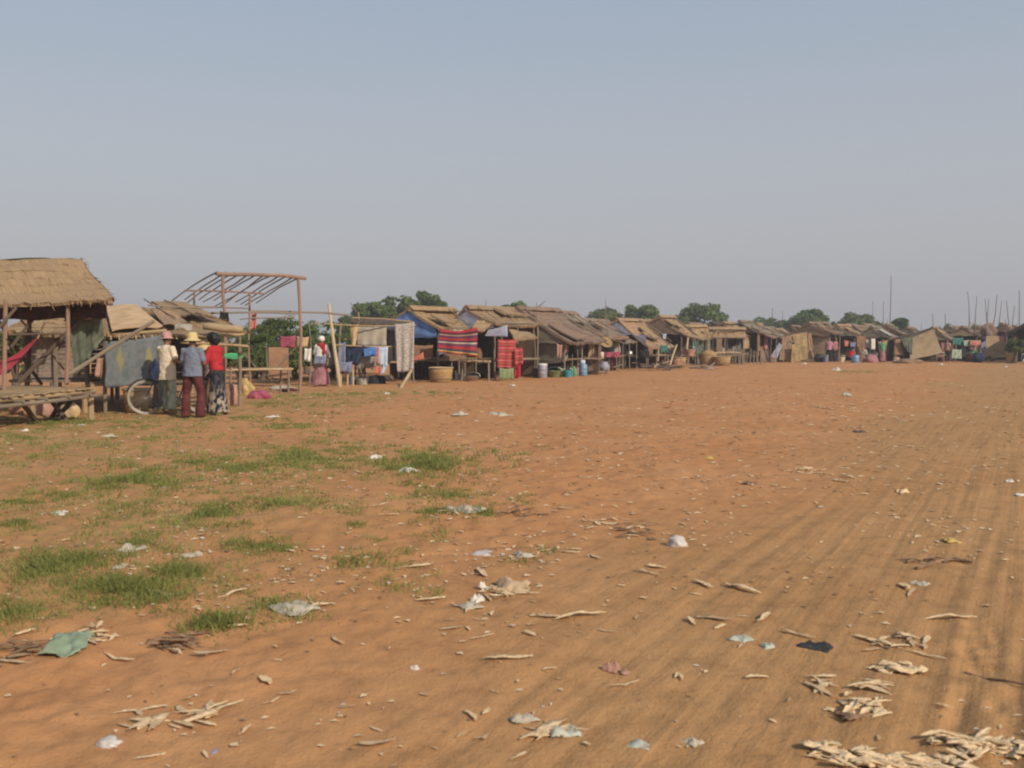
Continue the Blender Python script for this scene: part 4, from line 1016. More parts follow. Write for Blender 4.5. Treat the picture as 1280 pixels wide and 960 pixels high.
# ------------------------------------------------------------------ vessels, baskets, heaps
def basket(label, x, y, d, r, h, group=None, lid=False):
    p = at(x, y, d); c = V((p.x, p.y, 0))
    rt = thing('woven_basket', c, label, 'basket', group)
    m = MB(); m.lathe(c, [(0, .01), (r * .8, .0), (r * .86, h * .2), (r * .97, h * .7), (r, h), (r * .95, h), (r * .9, h * .6), (r * .78, h * .12), (0, h * .1)], 24)
    build('weave', m, 'basket_weave', rt, smooth=True)
    m = MB(); ring = [c + V((r * 1.01 * math.cos(TAU * k / 24), r * 1.01 * math.sin(TAU * k / 24), h)) for k in range(25)]; m.tube(ring, .022, 6, False); build('rim', m, 'bamboo_pale', rt, smooth=True)
    m = MB(); ring = [c + V((r * .93 * math.cos(TAU * k / 24), r * .93 * math.sin(TAU * k / 24), h * .3)) for k in range(25)]; m.tube(ring, .014, 6, False); build('band', m, 'bamboo', rt, smooth=True)
    if lid:
        m = MB(); m.lathe(c, [(r * .98, h + .02), (r * 1.02, h + .05), (r * .8, h + .25 * r), (r * .4, h + .5 * r), (0, h + .55 * r)], 24); build('lid', m, 'basket_weave', rt, smooth=True)
    return rt
basket('large deep woven basket on the ground under the striped blanket', 551, 478, 34.2, .42, .52)
BK = 'round baskets beside the woodpile'
basket('tall lidded basket heaped like a dome in front of the straight-eaved shed', 885, 456, 57, .5, .62, BK, True)
basket('wide low open basket right of the lidded dome basket', 902, 456, 56.5, .52, .5, BK)
basket('small planter basket holding the green bush near the field edge', 1264, 451, 62, .34, .6)
basket('half-hidden brown basket behind the bicycle wheel', 171, 500, 20.6, .27, .46)
basket('reddish basket standing behind the woodpile', 850, 454, 54, .33, .5)

PROF = {
 'bucket': [(0, 0), (.78, 0), (.8, .03), (1, .95), (1.04, 1), (.96, .98), (.76, .08), (0, .06)],
 'drum': [(0, 0), (.97, 0), (1, .03), (1, .33), (1.03, .35), (1, .37), (1, .64), (1.03, .66), (1, .68), (1, .96), (.95, 1), (.2, .99), (0, .98)],
 'jar': [(0, 0), (.6, 0), (.95, .3), (1, .55), (.8, .8), (.62, .88), (.7, 1), (.6, .98), (.5, .86), (0, .84)],
 'pot': [(0, 0), (.6, .02), (.95, .3), (1, .5), (.85, .78), (.8, .85), (.95, 1), (.85, .97), (.7, .85), (0, .8)],
 'basin': [(0, 0), (.6, 0), (.65, .05), (.98, .95), (1.05, 1), (.95, .97), (.6, .12), (0, .1)],
 'can': [(0, 0), (1, 0), (1, .78), (.8, .9), (.28, .93), (.28, 1), (0, 1)],
}
def vessel(name, label, cat, kind, mat, x, y, d, r, h, z=None, group=None, lid=None):
    p = at(x, y, d); c = V((p.x, p.y, ground_h(p.x, p.y) if z is None else z))
    rt = thing(name, c, label, cat, group)
    m = MB(); m.lathe(c, [(a * r, b_ * h) for a, b_ in PROF[kind]], 18); build('body', m, mat, rt, smooth=True)
    if lid:
        m = MB(); m.lathe(c, [(r * 1.04, h * .97), (r * 1.05, h * 1.04), (r * .9, h * 1.1), (0, h * 1.12)], 18); build('lid', m, lid, rt, smooth=True)
    elif kind in ('bucket', 'basin'):
        m = MB(); m.tube([c + V((r * math.cos(t), .1 * r, h + r * .5 * math.sin(t) - .0)) for t in (0, .5, 1, 1.57, 2.1, 2.6, 3.14)], .006, 5); build('handle', m, 'steel', rt)
    return rt
for a in (
 ('water_barrel', 'grey-violet barrel with white lid under the grey woven wall', 'barrel', 'drum', 'plastic_grey', 678, 470, 38.6, .19, .5, None, None, 'plastic_white'),
 ('bucket', 'dark bucket left of the white-lidded barrel', 'bucket', 'bucket', 'plastic_black', 671, 470, 38.9, .17, .36),
 ('basin', 'dull dark green basin right of the white-lidded barrel', 'basin', 'basin', 'plastic_olive', 693, 469, 39.2, .3, .26),
 ('bucket', 'olive-green bucket between the basin and the teal tub', 'bucket', 'bucket', 'plastic_olive', 702, 469, 39.4, .15, .34),
 ('tub', 'bright teal tub in the line of vessels', 'tub', 'bucket', 'plastic_teal', 710, 470, 39.2, .18, .27),
 ('water_barrel', 'light blue barrel by the awning post', 'barrel', 'drum', 'plastic_blue', 729, 469, 40.5, .17, .46),
 ('jerry_can', 'pale blue can on top of the light blue barrel', 'can', 'can', 'light_blue_cloth', 728, 455, 40.5, .12, .2, .47),
 ('bucket', 'pink bucket left of the light blue barrel', 'bucket', 'bucket', 'pink_cloth', 719, 466, 41.5, .18, .42),
 ('cooking_pot', 'black cooking pot in the shade below the crimson cloth', 'pot', 'pot', 'pot_black', 752, 463, 45, .24, .36),
 ('water_jar', 'greyish jar standing beside the pale tall can', 'jar', 'jar', 'plastic_grey', 755, 463, 44.4, .26, .5),
 ('jerry_can', 'tall pale yellow can hanging above the greyish jar', 'can', 'can', 'cream_cloth', 752, 450, 44.6, .1, .34, .62),
 ('basin', 'dark metal basin on the ground under the short bamboo bench', 'basin', 'basin', 'steel', 590, 475, 35.6, .3, .18),
 ('tub', 'pinkish tub behind the woodpile', 'tub', 'bucket', 'salmon_cloth', 862, 447, 55, .32, .4, .55),
 ('clay_jar', 'orange clay jar standing among the wood scraps', 'jar', 'jar', 'clay', 846, 456, 53, .26, .48),
 ('bucket', 'cream bucket at the feet of the person in pink', 'bucket', 'bucket', 'cream_cloth', 1052, 452, 64, .22, .36),
 ('water_barrel', 'sky-blue barrel right of the cream bucket', 'barrel', 'drum', 'plastic_blue', 1069, 453, 63.5, .25, .5),
 ('tub', 'red tub next to the sky-blue barrel', 'tub', 'bucket', 'plastic_red', 1063, 449, 66, .26, .4, .3),
 ('water_jar', 'large dark jar left of the person in pink', 'jar', 'jar', 'pot_black', 1025, 451, 64.5, .42, .55),
 ('bucket', 'slate-blue bucket between the dark jar and the person in pink', 'bucket', 'bucket', 'slate_cloth', 1032, 452, 63.9, .17, .38),
 ('water_jar', 'dark blue jar below the faded red cloth', 'jar', 'jar', 'navy_cloth', 1222, 452, 63.8, .4, .6),
 ('tub', 'reddish dark tub left of the dark blue jar', 'tub', 'bucket', 'maroon_cloth', 1213, 452, 64, .3, .5),
 ('basin', 'white basin under the low end of the leaning woven wall', 'basin', 'basin', 'plastic_white', 1176, 446, 64.6, .3, .16, .35),
 ('basin', 'white metal basin beside the sunlit mat of the stacked belongings', 'basin', 'basin', 'plastic_white', 1093, 444, 64.6, .25, .14, .4),
 ('bucket', 'white bucket in the laundry shelter shade', 'bucket', 'bucket', 'rag_aqua', 453, 481, 33, .2, .22),
 ('bucket', 'small blue-grey bucket left of the white one under the washing', 'bucket', 'bucket', 'slate_cloth', 441, 482, 33.2, .14, .26),
 ('cooking_pot', 'dull steel pot on the porch of the slate-gabled hut', 'pot', 'pot', 'steel', 787, 443, 47.6, .16, .2, .72),
): vessel(*a)

def lump(label, name, cat, mat, x, y, d, w, h, z=None, seed=0, dep=None):
    """slumped cloth or sack: a squashed, folded blob with a flat base"""
    p = at(x, y, d); z0 = ground_h(p.x, p.y) if z is None else z
    bm = bmesh.new(); bmesh.ops.create_icosphere(bm, subdivisions=4, radius=1)
    for v in bm.verts:
        n = v.co.normalized(); k = 1 + .34 * mnoise.noise(n * 1.6 + V((seed, 3, 0))) + .22 * abs(mnoise.noise(n * 4 + V((seed, 7, 0)))) - .05
        v.co = n * k; v.co.z = max(v.co.z, -.35 + .05 * mnoise.noise(n * 3))
        v.co = V((v.co.x * w / 2, v.co.y * (dep or w * .7) / 2, (v.co.z + .35) * h / 1.35))
    me = bpy.data.meshes.new(name); bm.to_mesh(me); bm.free(); me.uv_layers.new(name='UVMap')
    for l, u in zip(me.loops, me.uv_layers[0].data): c = me.vertices[l.vertex_index].co; u.uv = (c.x + c.y, c.z)
    me.transform(Matrix.Translation((p.x, p.y, z0 - .01)))
    return build(name, me, mat, None, label, cat, smooth=True)
lump('crumpled raspberry cloth heap on the ground before the bamboo bench', 'cloth_heap', 'cloth', 'magenta_cloth', 324, 497, 25.4, .55, .24, None, 3)
lump('salmon coloured sack slumped behind the red-shirted person', 'sack', 'sack', 'salmon_cloth', 290, 501, 22.6, .34, .5, None, 11)
lump('yellow-ochre sack under the bamboo bench', 'sack', 'sack', 'plastic_yellow', 308, 485, 26.9, .42, .42, None, 21)
lump('tan sack leaning below the pavilion deck', 'sack', 'sack', 'tan_cloth', 88, 503, 19.4, .36, .3, None, 31)
lump('reddish-brown bundle under the pavilion deck', 'bundle', 'bundle', 'salmon_cloth', 62, 505, 19.8, .5, .3, None, 41)
lump('brown bundle stored in the shade below the deck', 'bundle', 'bundle', 'clay', 30, 500, 20, .5, .26, None, 42)
lump('white scrap bundle beside the tan sack below the deck', 'bundle', 'bundle', 'plastic_white', 78, 501, 19.0, .12, .1, None, 43)
lump('dark bundle heaped below the washing', 'bundle', 'bundle', 'dark_cloth', 470, 481, 33.6, .7, .3, None, 51)
lump('pale heap of scraps and cloth by the foot of the frame post', 'cloth_heap', 'heap', 'beige_cloth', 352, 479, 29.6, .7, .14, None, 61)
lump('maroon rag heap beside the pale scraps at the frame post', 'cloth_heap', 'heap', 'maroon_cloth', 362, 483, 28.6, .5, .1, None, 62)
lump('dark clothes bundle on the porch of the slate-gabled hut', 'bundle', 'bundle', 'dark_cloth', 806, 449, 48.6, .5, .4, .6, 71)
lump('brown firewood sack heap left of the awning post', 'sack', 'sack', 'mat_brown', 712, 459, 41, .5, .5, None, 72)
lump('dark green sack behind the teal tub', 'sack', 'sack', 'green_cloth', 716, 465, 40.4, .3, .4, None, 73)
lump('white sack on the platform of the leaning-wall hut', 'sack', 'sack', 'beige_cloth', 1081, 440, 65, .4, .35, .5, 81)
lump('brown heap of belongings below the white doorway cloth', 'bundle', 'heap', 'mauve_cloth', 1088, 450, 64.4, 1.0, .5, None, 82)
lump('dark heap of wood scraps at the foot of the orange woven screen', 'bundle', 'heap', 'straw_dark', 1137, 453, 62.8, 1.6, .3, None, 83)
lump('pinkish bundle beneath the hut with the leaning wall', 'bundle', 'bundle', 'salmon_cloth', 1121, 451, 63.4, .5, .4, None, 84)
lump('dark sagging load on the right end of the leaning wall platform', 'bundle', 'bundle', 'rag_black', 1146, 452, 63.2, .4, .3, None, 85)
lump('brown straw bundle stuck up on the roof by the pole cluster', 'straw_bundle', 'bundle', 'thatch_brown', 1236, 417, 68, 1.0, .9, 1.7, 86)
lump('green sack below the faded red cloth', 'sack', 'sack', 'green_cloth', 1219, 446, 64.6, .5, .4, .4, 87)

for i, (lab, q) in enumerate(SACKS):
    tone, mt = random.choice((('brown', 'mat_brown'), ('dark', 'dark_cloth'), ('grey', 'grey_cloth'), ('reddish', 'clay'), ('black', 'pot_black'), ('tan', 'tan_cloth')))
    x_, y_ = px_of(q); lump(f'{tone} sack before the {lab}', 'sack', 'sack', mt, x_, y_, q.y, random.uniform(.3, .6), random.uniform(.25, .5), None, 200 + i)['group'] = 'sacks on the ground before the huts'

# winnowing tray hung under the awning, green tray on the table
def tray(label, mat, c, r, ax, name='winnowing_tray'):
    z = V(ax).normalized(); xx = z.orthogonal().normalized(); yy = z.cross(xx)
    rt = thing(name, c, label, 'tray')
    prof = [(0, 0), (.9, .0), (.98, .05), (1, .1), (.96, .1), (.88, .03), (0, .025)]; n = 22
    m = MB(); vs = [c + (xx * math.cos(TAU * k / n) + yy * math.sin(TAU * k / n)) * a * r + z * b_ * r for a, b_ in prof for k in range(n)]
    m.add(vs, [(i * n + k, i * n + (k + 1) % n, (i + 1) * n + (k + 1) % n, (i + 1) * n + k) for i in range(len(prof) - 1) for k in range(n)])
    build('dish', m, mat, rt, smooth=True)
    m = MB(); m.tube([c + (xx * math.cos(TAU * k / n) + yy * math.sin(TAU * k / n)) * r + z * .08 * r for k in range(n + 1)], r * .05, 6, False); build('rim', m, mat, rt, smooth=True)
tray('round tan winnowing tray jutting from the awning post', 'basket_weave', at(757, 428, 44.5), .3, (.25, -.7, .65))
tray('bright green plastic tray on a stake behind the red shirt', 'plastic_green', at(292, 446, 25.2), .24, (.1, -.25, .95), 'plastic_tray')
m = MB(); q = at(297, 480, 25.4); m.pole(V((q.x, q.y, -.05)), at(298, 423, 25.4), .035); build('stake', m, 'wood_grey', None, 'grey stake standing beside the green tray', 'stake')
for i, (a, e, lab) in enumerate((((336, 468, 30.8), (333, 428, 30.8), 'thin forked stake left of the orange-brown woven panel'), ((346, 462, 30), (372, 432, 30), 'slanting stick leaning across the orange-brown woven panel'),
                   ((387, 480, 31.5), (386, 402, 31.5), 'grey post in front of the green scrub near the small tan cloth'), ((300, 436, 29), (322, 462, 29), 'slanting stick in the scrub right of the green tray'))):
    m = MB(); m.pole(at(*a), at(*e), .025, .018, bend=.03)
    build('stick', m, 'wood_grey', None, lab, 'stick')

# woodpile: every branch its own
WP = 'branches in the untidy woodpile'
proto = []
for k in range(4):
    m = MB(); L = .5; m.tube([V((-L, 0, .0)), V((-L * .4, jit(.05), .02)), V((L * .3, jit(.06), .01)), V((L, jit(.04), .0))], [.035, .032, .027, .018], 6)
    o = build('branch', m, ('wood_grey', 'wood_dark', 'wood_red', 'bamboo')[k]); proto.append(o)
spots = [(random.gauss(822, 20), random.uniform(456, 464)) for _ in range(46)] + [(random.uniform(868, 895), random.uniform(459, 463)) for _ in range(10)] + [(random.uniform(720, 760), random.uniform(466, 469)) for _ in range(8)]
for i, (x, y) in enumerate(spots):
    p = gp(x, y); src = proto[i % 4]; o = src if i < 4 else src.copy()
    if i >= 4: COL.objects.link(o)
    o.location = (p.x, p.y, p.z + .02 + abs(random.gauss(0, .13)) * (i < 46)); o.rotation_euler = (jit(.25), jit(.3), random.uniform(0, TAU)); o.scale = (random.uniform(.6, 1.7),) + (random.uniform(.7, 1.3),) * 2
    pile = i < 46
    tag(o, 'dead branch lying in the untidy woodpile before the long golden roof' if pile else ('dead branch lying by the two round baskets' if i < 56 else 'dead branch lying near the awning posts'), 'branch', WP if pile else ('loose branches by the baskets' if i < 56 else 'loose branches by the awning'))
for lab, a, e, r in (('forked pale post leaning beside the woodpile', (836, 462, 51), (846, 431, 52), .05), ('thin pale stake behind the woodpile', (821, 460, 50.6), (823, 436, 50.8), .04),
                     ('upright post under the peaked roof hut', (858, 450, 55), (860, 422, 55.6), .06), ('stick rail across the front of the straight-eaved shed', (893, 441, 57.6), (926, 441, 58.4), .03)):
    m = MB(); m.pole(at(*a), at(*e), r, r * .8, bend=.03); build('post', m, 'bamboo_pale', None, lab, 'post')
FN = 'stakes of the low stick fence'
for k in range(14):
    x = 896 + k * 4.6; q = at(x, 448, 58 + k * .12); m = MB(); m.pole(V((q.x, q.y, -.05)), V((q.x + jit(.1), q.y, random.uniform(.7, 1.0))), random.uniform(.025, .045))
    build('fence_stake', m, 'wood_grey', None, 'short rough stake in the low fence before the straight-eaved shed', 'stake', FN)

# dark wheel at the right edge, bicycle by the blue cloth
def ring_pts(c, r, a1, a2, n=40): return [c + (a1 * math.cos(TAU * k / n) + a2 * math.sin(TAU * k / n)) * r for k in range(n + 1)]
def wheel(parent, c, r, a1, a2, tyre='tyre_sunlit', name='wheel'):
    ax = a1.cross(a2).normalized()
    m = MB(); m.tube(ring_pts(c, r, a1, a2), .021, 7, False); w = build(name, m, tyre, parent, smooth=True)
    m = MB(); m.tube(ring_pts(c, r - .03, a1, a2), .011, 6, False); build('rim', m, 'steel', w, smooth=True)
    m = MB(); m.tube([c - ax * .05, c + ax * .05], .022, 8); build('hub', m, 'steel', w)
    m = MB()
    for k in range(28):
        t = TAU * k / 28; m.tube([c + ax * (.03 if k % 2 else -.03), c + (a1 * math.cos(t) + a2 * math.sin(t)) * (r - .03)], .0022, 4, False)
    build('spokes', m, 'steel', w)
    return w
def bicycle():
    f = at(182, 497, 19.9); r = .33; f = V((f.x, f.y, r + .01 + ground_h(f.x, f.y)))
    fw = V((-.94, -.34, 0)).normalized(); up = V((0, 0, 1))       # heading left, slightly to the viewer
    rw = f - fw * 1.08
    rt = thing('bicycle', V((f.x, f.y, f.z - r)) - fw * .54, 'old black bicycle with tyres coloured pale as if sunlit standing beside the blue printed cloth', 'bicycle')
    side = fw.cross(up)
    wheel(rt, f, r, fw, up, name='front_wheel'); wheel(rt, rw, r, fw, up, name='rear_wheel')
    P = lambda x, z, s=0: rw + fw * x + up * z + side * s
    bb, seat, head, headb = P(.44, -.04), P(.28, .5), P(.82, .5), P(.86, .33)
    m = MB()
    for a, b_ in ((bb, seat), (bb, headb), (seat, head), (P(0, 0, .05), bb), (P(0, 0, -.05), bb), (P(0, 0, .05), seat), (P(0, 0, -.05), seat), (head, headb)): m.tube([a, b_], .016, 7)
    build('frame', m, 'iron_dark', rt, smooth=True)
    m = MB()
    for s in (-.05, .05): m.tube([P(1.08, 0, s), P(.93, .3, s), P(.87, .38, s * .4)], .011, 6)
    build('fork', m, 'iron_dark', rt)
    m = MB(); m.tube([P(.80, .62), P(.83, .66)], .014, 6); m.tube([P(.62, .68, -.27), P(.78, .69, -.2), P(.84, .66, 0), P(.78, .69, .2), P(.62, .68, .27)], .012, 7); build('handlebar', m, 'steel', rt, smooth=True)
    m = MB(); m.tube([head, P(.80, .63)], .014, 6); build('stem', m, 'steel', rt)
    for s in (-.27, .27):
        m = MB(); m.tube([P(.62, .68, s), P(.50, .67, s)], .018, 7); build('grip', m, 'rubber', rt)
    m = MB(); m.tube([seat, P(.25, .62)], .013, 6); build('seat_post', m, 'steel', rt)
    m = MB(); m.tube([P(.42, .65), P(.3, .66), P(.2, .65), P(.14, .66)], [.025, .06, .1, .07], 8); build('saddle', m, 'rubber', rt, smooth=True)
    m = MB(); m.box(P(-.08, .38), (.4, .16, .015), fw, side)
    for s in (-.07, .07): m.tube([P(0, 0, s), P(-.2, .37, s)], .007, 5)
    build('rack', m, 'iron_dark', rt)
    m = MB(); arc = [P(1.08 + .37 * math.cos(t), .37 * math.sin(t)) for t in np.linspace(.4, 2.6, 14)]; m.tube(arc, .02, 5); build('mudguard', m, 'iron_dark', rt, smooth=True)
    m = MB(); arc = [P(.37 * math.cos(t), .37 * math.sin(t)) for t in np.linspace(.6, 3.0, 14)]; m.tube(arc, .02, 5); build('mudguard', m, 'iron_dark', rt, smooth=True)
    m = MB(); m.tube(ring_pts(bb, .09, fw, up, 20), .008, 5, False); build('chainring', m, 'steel', rt)
    for s, z in ((.1, -.16), (-.1, .16)):
        m = MB(); m.tube([bb + side * s, bb + side * s + up * z + fw * .03], .009, 5); k = build('crank', m, 'steel', rt)
        m = MB(); m.box(bb + side * (s * 1.5) + up * z + fw * .03, (.09, .08, .02), fw, side); build('pedal', m, 'rubber', k)
bicycle()
lump('dark grey bag hanging on the handlebar of the bicycle', 'bag', 'bag', 'navy_cloth', 194, 462, 19.75, .24, .36, .72, 91)
lump('black satchel hanging low by the bicycle fork', 'bag', 'bag', 'dark_cloth', 197, 492, 19.75, .2, .42, .18, 92)
def partwheel():
    c = at(1281, 449, 60); c.z = .36
    rt = thing('cart_wheel', (c.x, c.y, 0), 'dark wheel standing at the right border under the dark tarpaulin', 'wheel')
    w = wheel(rt, c, .33, V((.9, .44, 0)).normalized(), V((0, 0, 1)), 'rubber', 'tyre')
partwheel()

# ------------------------------------------------------------------ people
def ellip(mb, c, r, n=12, mrows=8, rot=None):
    c = V(c); vs, fs = [], []
    for i in range(mrows + 1):
        th = math.pi * i / mrows
        for k in range(n):
            p = V((r[0] * math.sin(th) * math.cos(TAU * k / n), r[1] * math.sin(th) * math.sin(TAU * k / n), r[2] * math.cos(th)))
            vs.append(c + (rot @ p if rot else p))
    for i in range(mrows):
        for k in range(n): fs.append((i * n + k, (i + 1) * n + k, (i + 1) * n + (k + 1) % n, i * n + (k + 1) % n))
    mb.add(vs, fs)
def limb(mb, pts, rad, round_end=True):
    mb.tube(pts, rad, 12)
    for i, (p, r) in enumerate(zip(pts, rad)):
        if round_end or i < len(pts) - 1: ellip(mb, p, (r, r, r), 10, 6)
def loft(mb, rings, n=18):
    """rings: (centre, rx, ry)"""
    vs, fs = [], []
    for c, rx, ry in rings:
        for k in range(n): vs.append(V(c) + V((rx * math.cos(TAU * k / n), ry * math.sin(TAU * k / n), 0)))
    for i in range(len(rings) - 1):
        for k in range(n): fs.append((i * n + k, i * n + (k + 1) % n, (i + 1) * n + (k + 1) % n, (i + 1) * n + k))
    fs += [tuple(range(n - 1, -1, -1)), tuple((len(rings) - 1) * n + k for k in range(n))]
    mb.add(vs, fs)
def union(mb, voxel, M, name, wrinkle=0, smooth=3):
    me = bpy.data.meshes.new(name); me.from_pydata(mb.v, [], mb.f)
    o = bpy.data.objects.new(name + '_tmp', me); COL.objects.link(o)
    bm = bmesh.new(); bm.from_mesh(me); bmesh.ops.recalc_face_normals(bm, faces=bm.faces); bm.to_mesh(me); bm.free()
    r = o.modifiers.new('r', 'REMESH'); r.mode = 'VOXEL'; r.voxel_size = voxel
    s = o.modifiers.new('s', 'SMOOTH'); s.iterations = smooth; s.factor = .5
    dg = bpy.context.evaluated_depsgraph_get(); dg.update()
    out = bpy.data.meshes.new_from_object(o.evaluated_get(dg))
    bpy.data.objects.remove(o); bpy.data.meshes.remove(me)
    n = len(out.vertices); co = np.empty(n * 3); out.vertices.foreach_get('co', co); co = co.reshape(-1, 3)
    if wrinkle:
        nm = np.empty(n * 3); out.vertices.foreach_get('normal', nm); nm = nm.reshape(-1, 3)
        w = vnoise(co[:, 0] * 14 + co[:, 2] * 9, co[:, 2] * 16 + co[:, 1] * 12) + .6 * vnoise(co[:, 0] * 34 + 9, co[:, 2] * 22 + co[:, 1] * 30) - .8
        co = co + nm * (w * wrinkle)[:, None]; out.vertices.foreach_set('co', co.ravel())
    uv = out.uv_layers.new(name='UVMap'); li = np.empty(len(out.loops), dtype=np.int32); out.loops.foreach_get('vertex_index', li)
    u2 = np.stack([np.abs(np.arctan2(co[:, 1], co[:, 0])) * .18, co[:, 2]], 1)
    uv.data.foreach_set('uv', u2[li].astype(np.float32).ravel())
    out.transform(M); return out

def person(label, pos, yaw, H=1.6, arms=None, spread=.1, lean=0, top=None, bottom=None, hat=None, hair='short', vox=.011, group=None, step=0, headturn=0, nod=0, extra=None):
    """x right, y forward, z up; arms: [(elbow, wrist)] left, right"""
    s = H / 1.6
    M = Matrix.Translation(pos) @ Matrix.Rotation(yaw, 4, 'Z') @ Matrix.Scale(s, 4)
    rt = thing('person', pos, label, 'person', group)
    pv = V((0, 0, .88)); RX = Matrix.Rotation(-lean, 3, 'X')
    T = lambda p: (pv + RX @ (V(p) - pv)) if p[2] > .88 else V(p)
    arms = arms or [((-.225, -.03, 1.06), (-.22, .07, .85)), ((.225, -.03, 1.06), (.22, .07, .85))]
    hips = [V((-.085, 0, .86)), V((.085, 0, .86))]
    knees = [V((-(.09 + spread) / 2 - .03, .04 + step * .1, .46)), V(((.09 + spread) / 2 + .03, .04 - step * .06, .46))]
    ank = [V((-spread, step * .18, .08)), V((spread, -step * .18, .08))]
    b = MB()
    tor = [((0, 0, .80), .145, .1), ((0, 0, .9), .158, .108), ((0, 0, 1.02), .128, .092), ((0, .01, 1.15), .145, .1), ((0, .01, 1.26), .16, .09), ((0, 0, 1.325), .10, .065)]
    loft(b, [(T(c), x, y) for c, x, y in tor])
    limb(b, [T((0, -.005, 1.30)), T((0, .012, 1.41))], [.056, .05])
    hc = T((0, .022, 1.485)); HR = Matrix.Rotation(headturn, 3, 'Z') @ Matrix.Rotation(-lean - nod, 3, 'X')
    hp = lambda x, y, z: hc + HR @ V((x, y, z))
    ellip(b, hp(0, -.005, .01), (.074, .092, .108), 16, 12, HR); ellip(b, hp(0, .03, -.062), (.052, .056, .05), 12, 8, HR)
    ellip(b, hp(0, .098, -.012), (.013, .018, .024), 8, 6, HR); ellip(b, hp(0, .08, .02), (.05, .014, .012), 8, 6, HR)
    ellip(b, hp(0, .083, -.058), (.024, .012, .01), 8, 6, HR)
    for sx in (-1, 1): ellip(b, hp(.077 * sx, -.005, -.005), (.009, .02, .03), 8, 6, HR)
    for i, sx in enumerate((-1, 1)):
        limb(b, [hips[i], knees[i], ank[i]], [.082, .054, .036])
        ellip(b, ank[i] + V((0, -.02, -.03)), (.034, .04, .045)); ellip(b, ank[i] + V((.012 * sx, .06, -.052)), (.044, .11, .028))
        sh = T((.168 * sx, 0, 1.285)); el, wr = T(arms[i][0]), T(arms[i][1])
        limb(b, [T((.09 * sx, 0, 1.27)), sh, el, wr], [.06, .052, .037, .026])
        d = (wr - el).normalized(); up = d.orthogonal().normalized() if abs(d.z) > .9 else (V((0, 0, 1)) - d * d.z).normalized(); sd = d.cross(up)
        # palm, four curled fingers of unequal length, thumb off the side of the palm
        RM = Matrix((sd, d, up)).transposed()
        ellip(b, wr + d * .045, (.038, .05, .017), 10, 8, RM)
        for f, (o, L) in enumerate(((-.028, .058), (-.0095, .068), (.0095, .064), (.028, .05))):
            k0 = wr + d * .075 + sd * o; k1 = k0 + d * L * .55 - up * .006; k2 = k1 + d * L * .4 - up * L * .35
            limb(b, [k0 - d * .02, k0, k1, k2], [.0095, .0095, .009, .0075])
        limb(b, [wr + d * .02 + sd * .03 * -sx, wr + d * .05 + sd * .055 * -sx - up * .008, wr + d * .078 + sd * .05 * -sx - up * .02], [.012, .0105, .009])
    build('body', union(b, min(vox, .009), M, 'body', smooth=2), 'skin', rt, smooth=True)
    # face marks
    e = MB()
    for sx in (-1, 1): ellip(e, hp(.031 * sx, .083, .006), (.013, .007, .006), 8, 6, HR)
    me = bpy.data.meshes.new('eyes'); me.from_pydata(e.v, [], e.f); me.transform(M); build('eyes', me, 'eye_dark', rt, smooth=True)
    e = MB(); ellip(e, hp(0, .09, -.058), (.02, .007, .005), 8, 6, HR)
    me = bpy.data.meshes.new('mouth'); me.from_pydata(e.v, [], e.f); me.transform(M); build('mouth', me, 'lip', rt, smooth=True)
    # clothes
    if bottom:
        kind, mt, zc = bottom[:3]; fl = bottom[3] if len(bottom) > 3 else 0; c = MB()
        if kind == 'trousers':
            loft(c, [((0, 0, .78), .165, .115), ((0, 0, .9), .175, .12), ((0, 0, 1.0), .142, .105)])
            for i in (0, 1):
                k = knees[i]; a = ank[i]; z_ = max(zc, .03); tt = (k.z - z_) / (k.z - a.z); en = k.lerp(a, tt)
                limb(c, [hips[i] + V((0, 0, -.02)), k, en], [.10, .078, .07 + fl], False)
        else:
            cx = lambda z: (ank[0] + ank[1]) / 2 * ((.8 - z) / .8)
            sw = spread + .11 + fl
            loft(c, [((cx(zc).x, cx(zc).y, zc), sw, .15 + fl * .5 + abs(step) * .12), ((cx(.3).x, cx(.3).y, .35), sw * .96, .145 + abs(step) * .06), ((0, 0, .62), .185, .135), ((0, 0, .84), .18, .125), ((0, 0, 1.02), .14, .105)])
        build('trousers' if kind == 'trousers' else 'skirt', union(c, vox, M, 'cl', .012), mt, rt, smooth=True)
    if top:
        mt, hem, sl = top[:3]; fl = top[3] if len(top) > 3 else 0; c = MB()
        rings = [((0, 0, hem), .178 + fl, .132 + fl)]
        for z, x, y in ((.9, .172 + fl * .8, .13 + fl * .6), (1.03, .162 + fl * .5, .122 + fl * .4), (1.15, .168 + fl * .3, .128), (1.26, .178, .114), (1.32, .13, .085), (1.365, .068, .062)):
            if z > hem + .04: rings.append((T((0, .008, z)), x, y))
        rings[0] = (T(rings[0][0]) if hem > .88 else rings[0][0], rings[0][1], rings[0][2])
        loft(c, rings)
        for i, sx in enumerate((-1, 1)):
            sh = T((.165 * sx, 0, 1.28)); el, wr = T(arms[i][0]), T(arms[i][1])
            pts = [T((.08 * sx, 0, 1.275)), sh, el] if sl == 'short' else [T((.08 * sx, 0, 1.275)), sh, el, el.lerp(wr, .93)]
            if sl == 'short': pts[2] = sh.lerp(el, .85)
            limb(c, pts, [.075, .072, .058, .046][:len(pts)], False)
        build('shirt', union(c, vox, M, 'sh', .011), mt, rt, smooth=True)
    def part(name, mb, mt, vx=None, wr=0):
        if vx: me = union(mb, vx, M, name, wr)
        else:
            me = bpy.data.meshes.new(name); me.from_pydata(mb.v, [], mb.f); me.transform(M)
        return build(name, me, mt, rt, smooth=True)
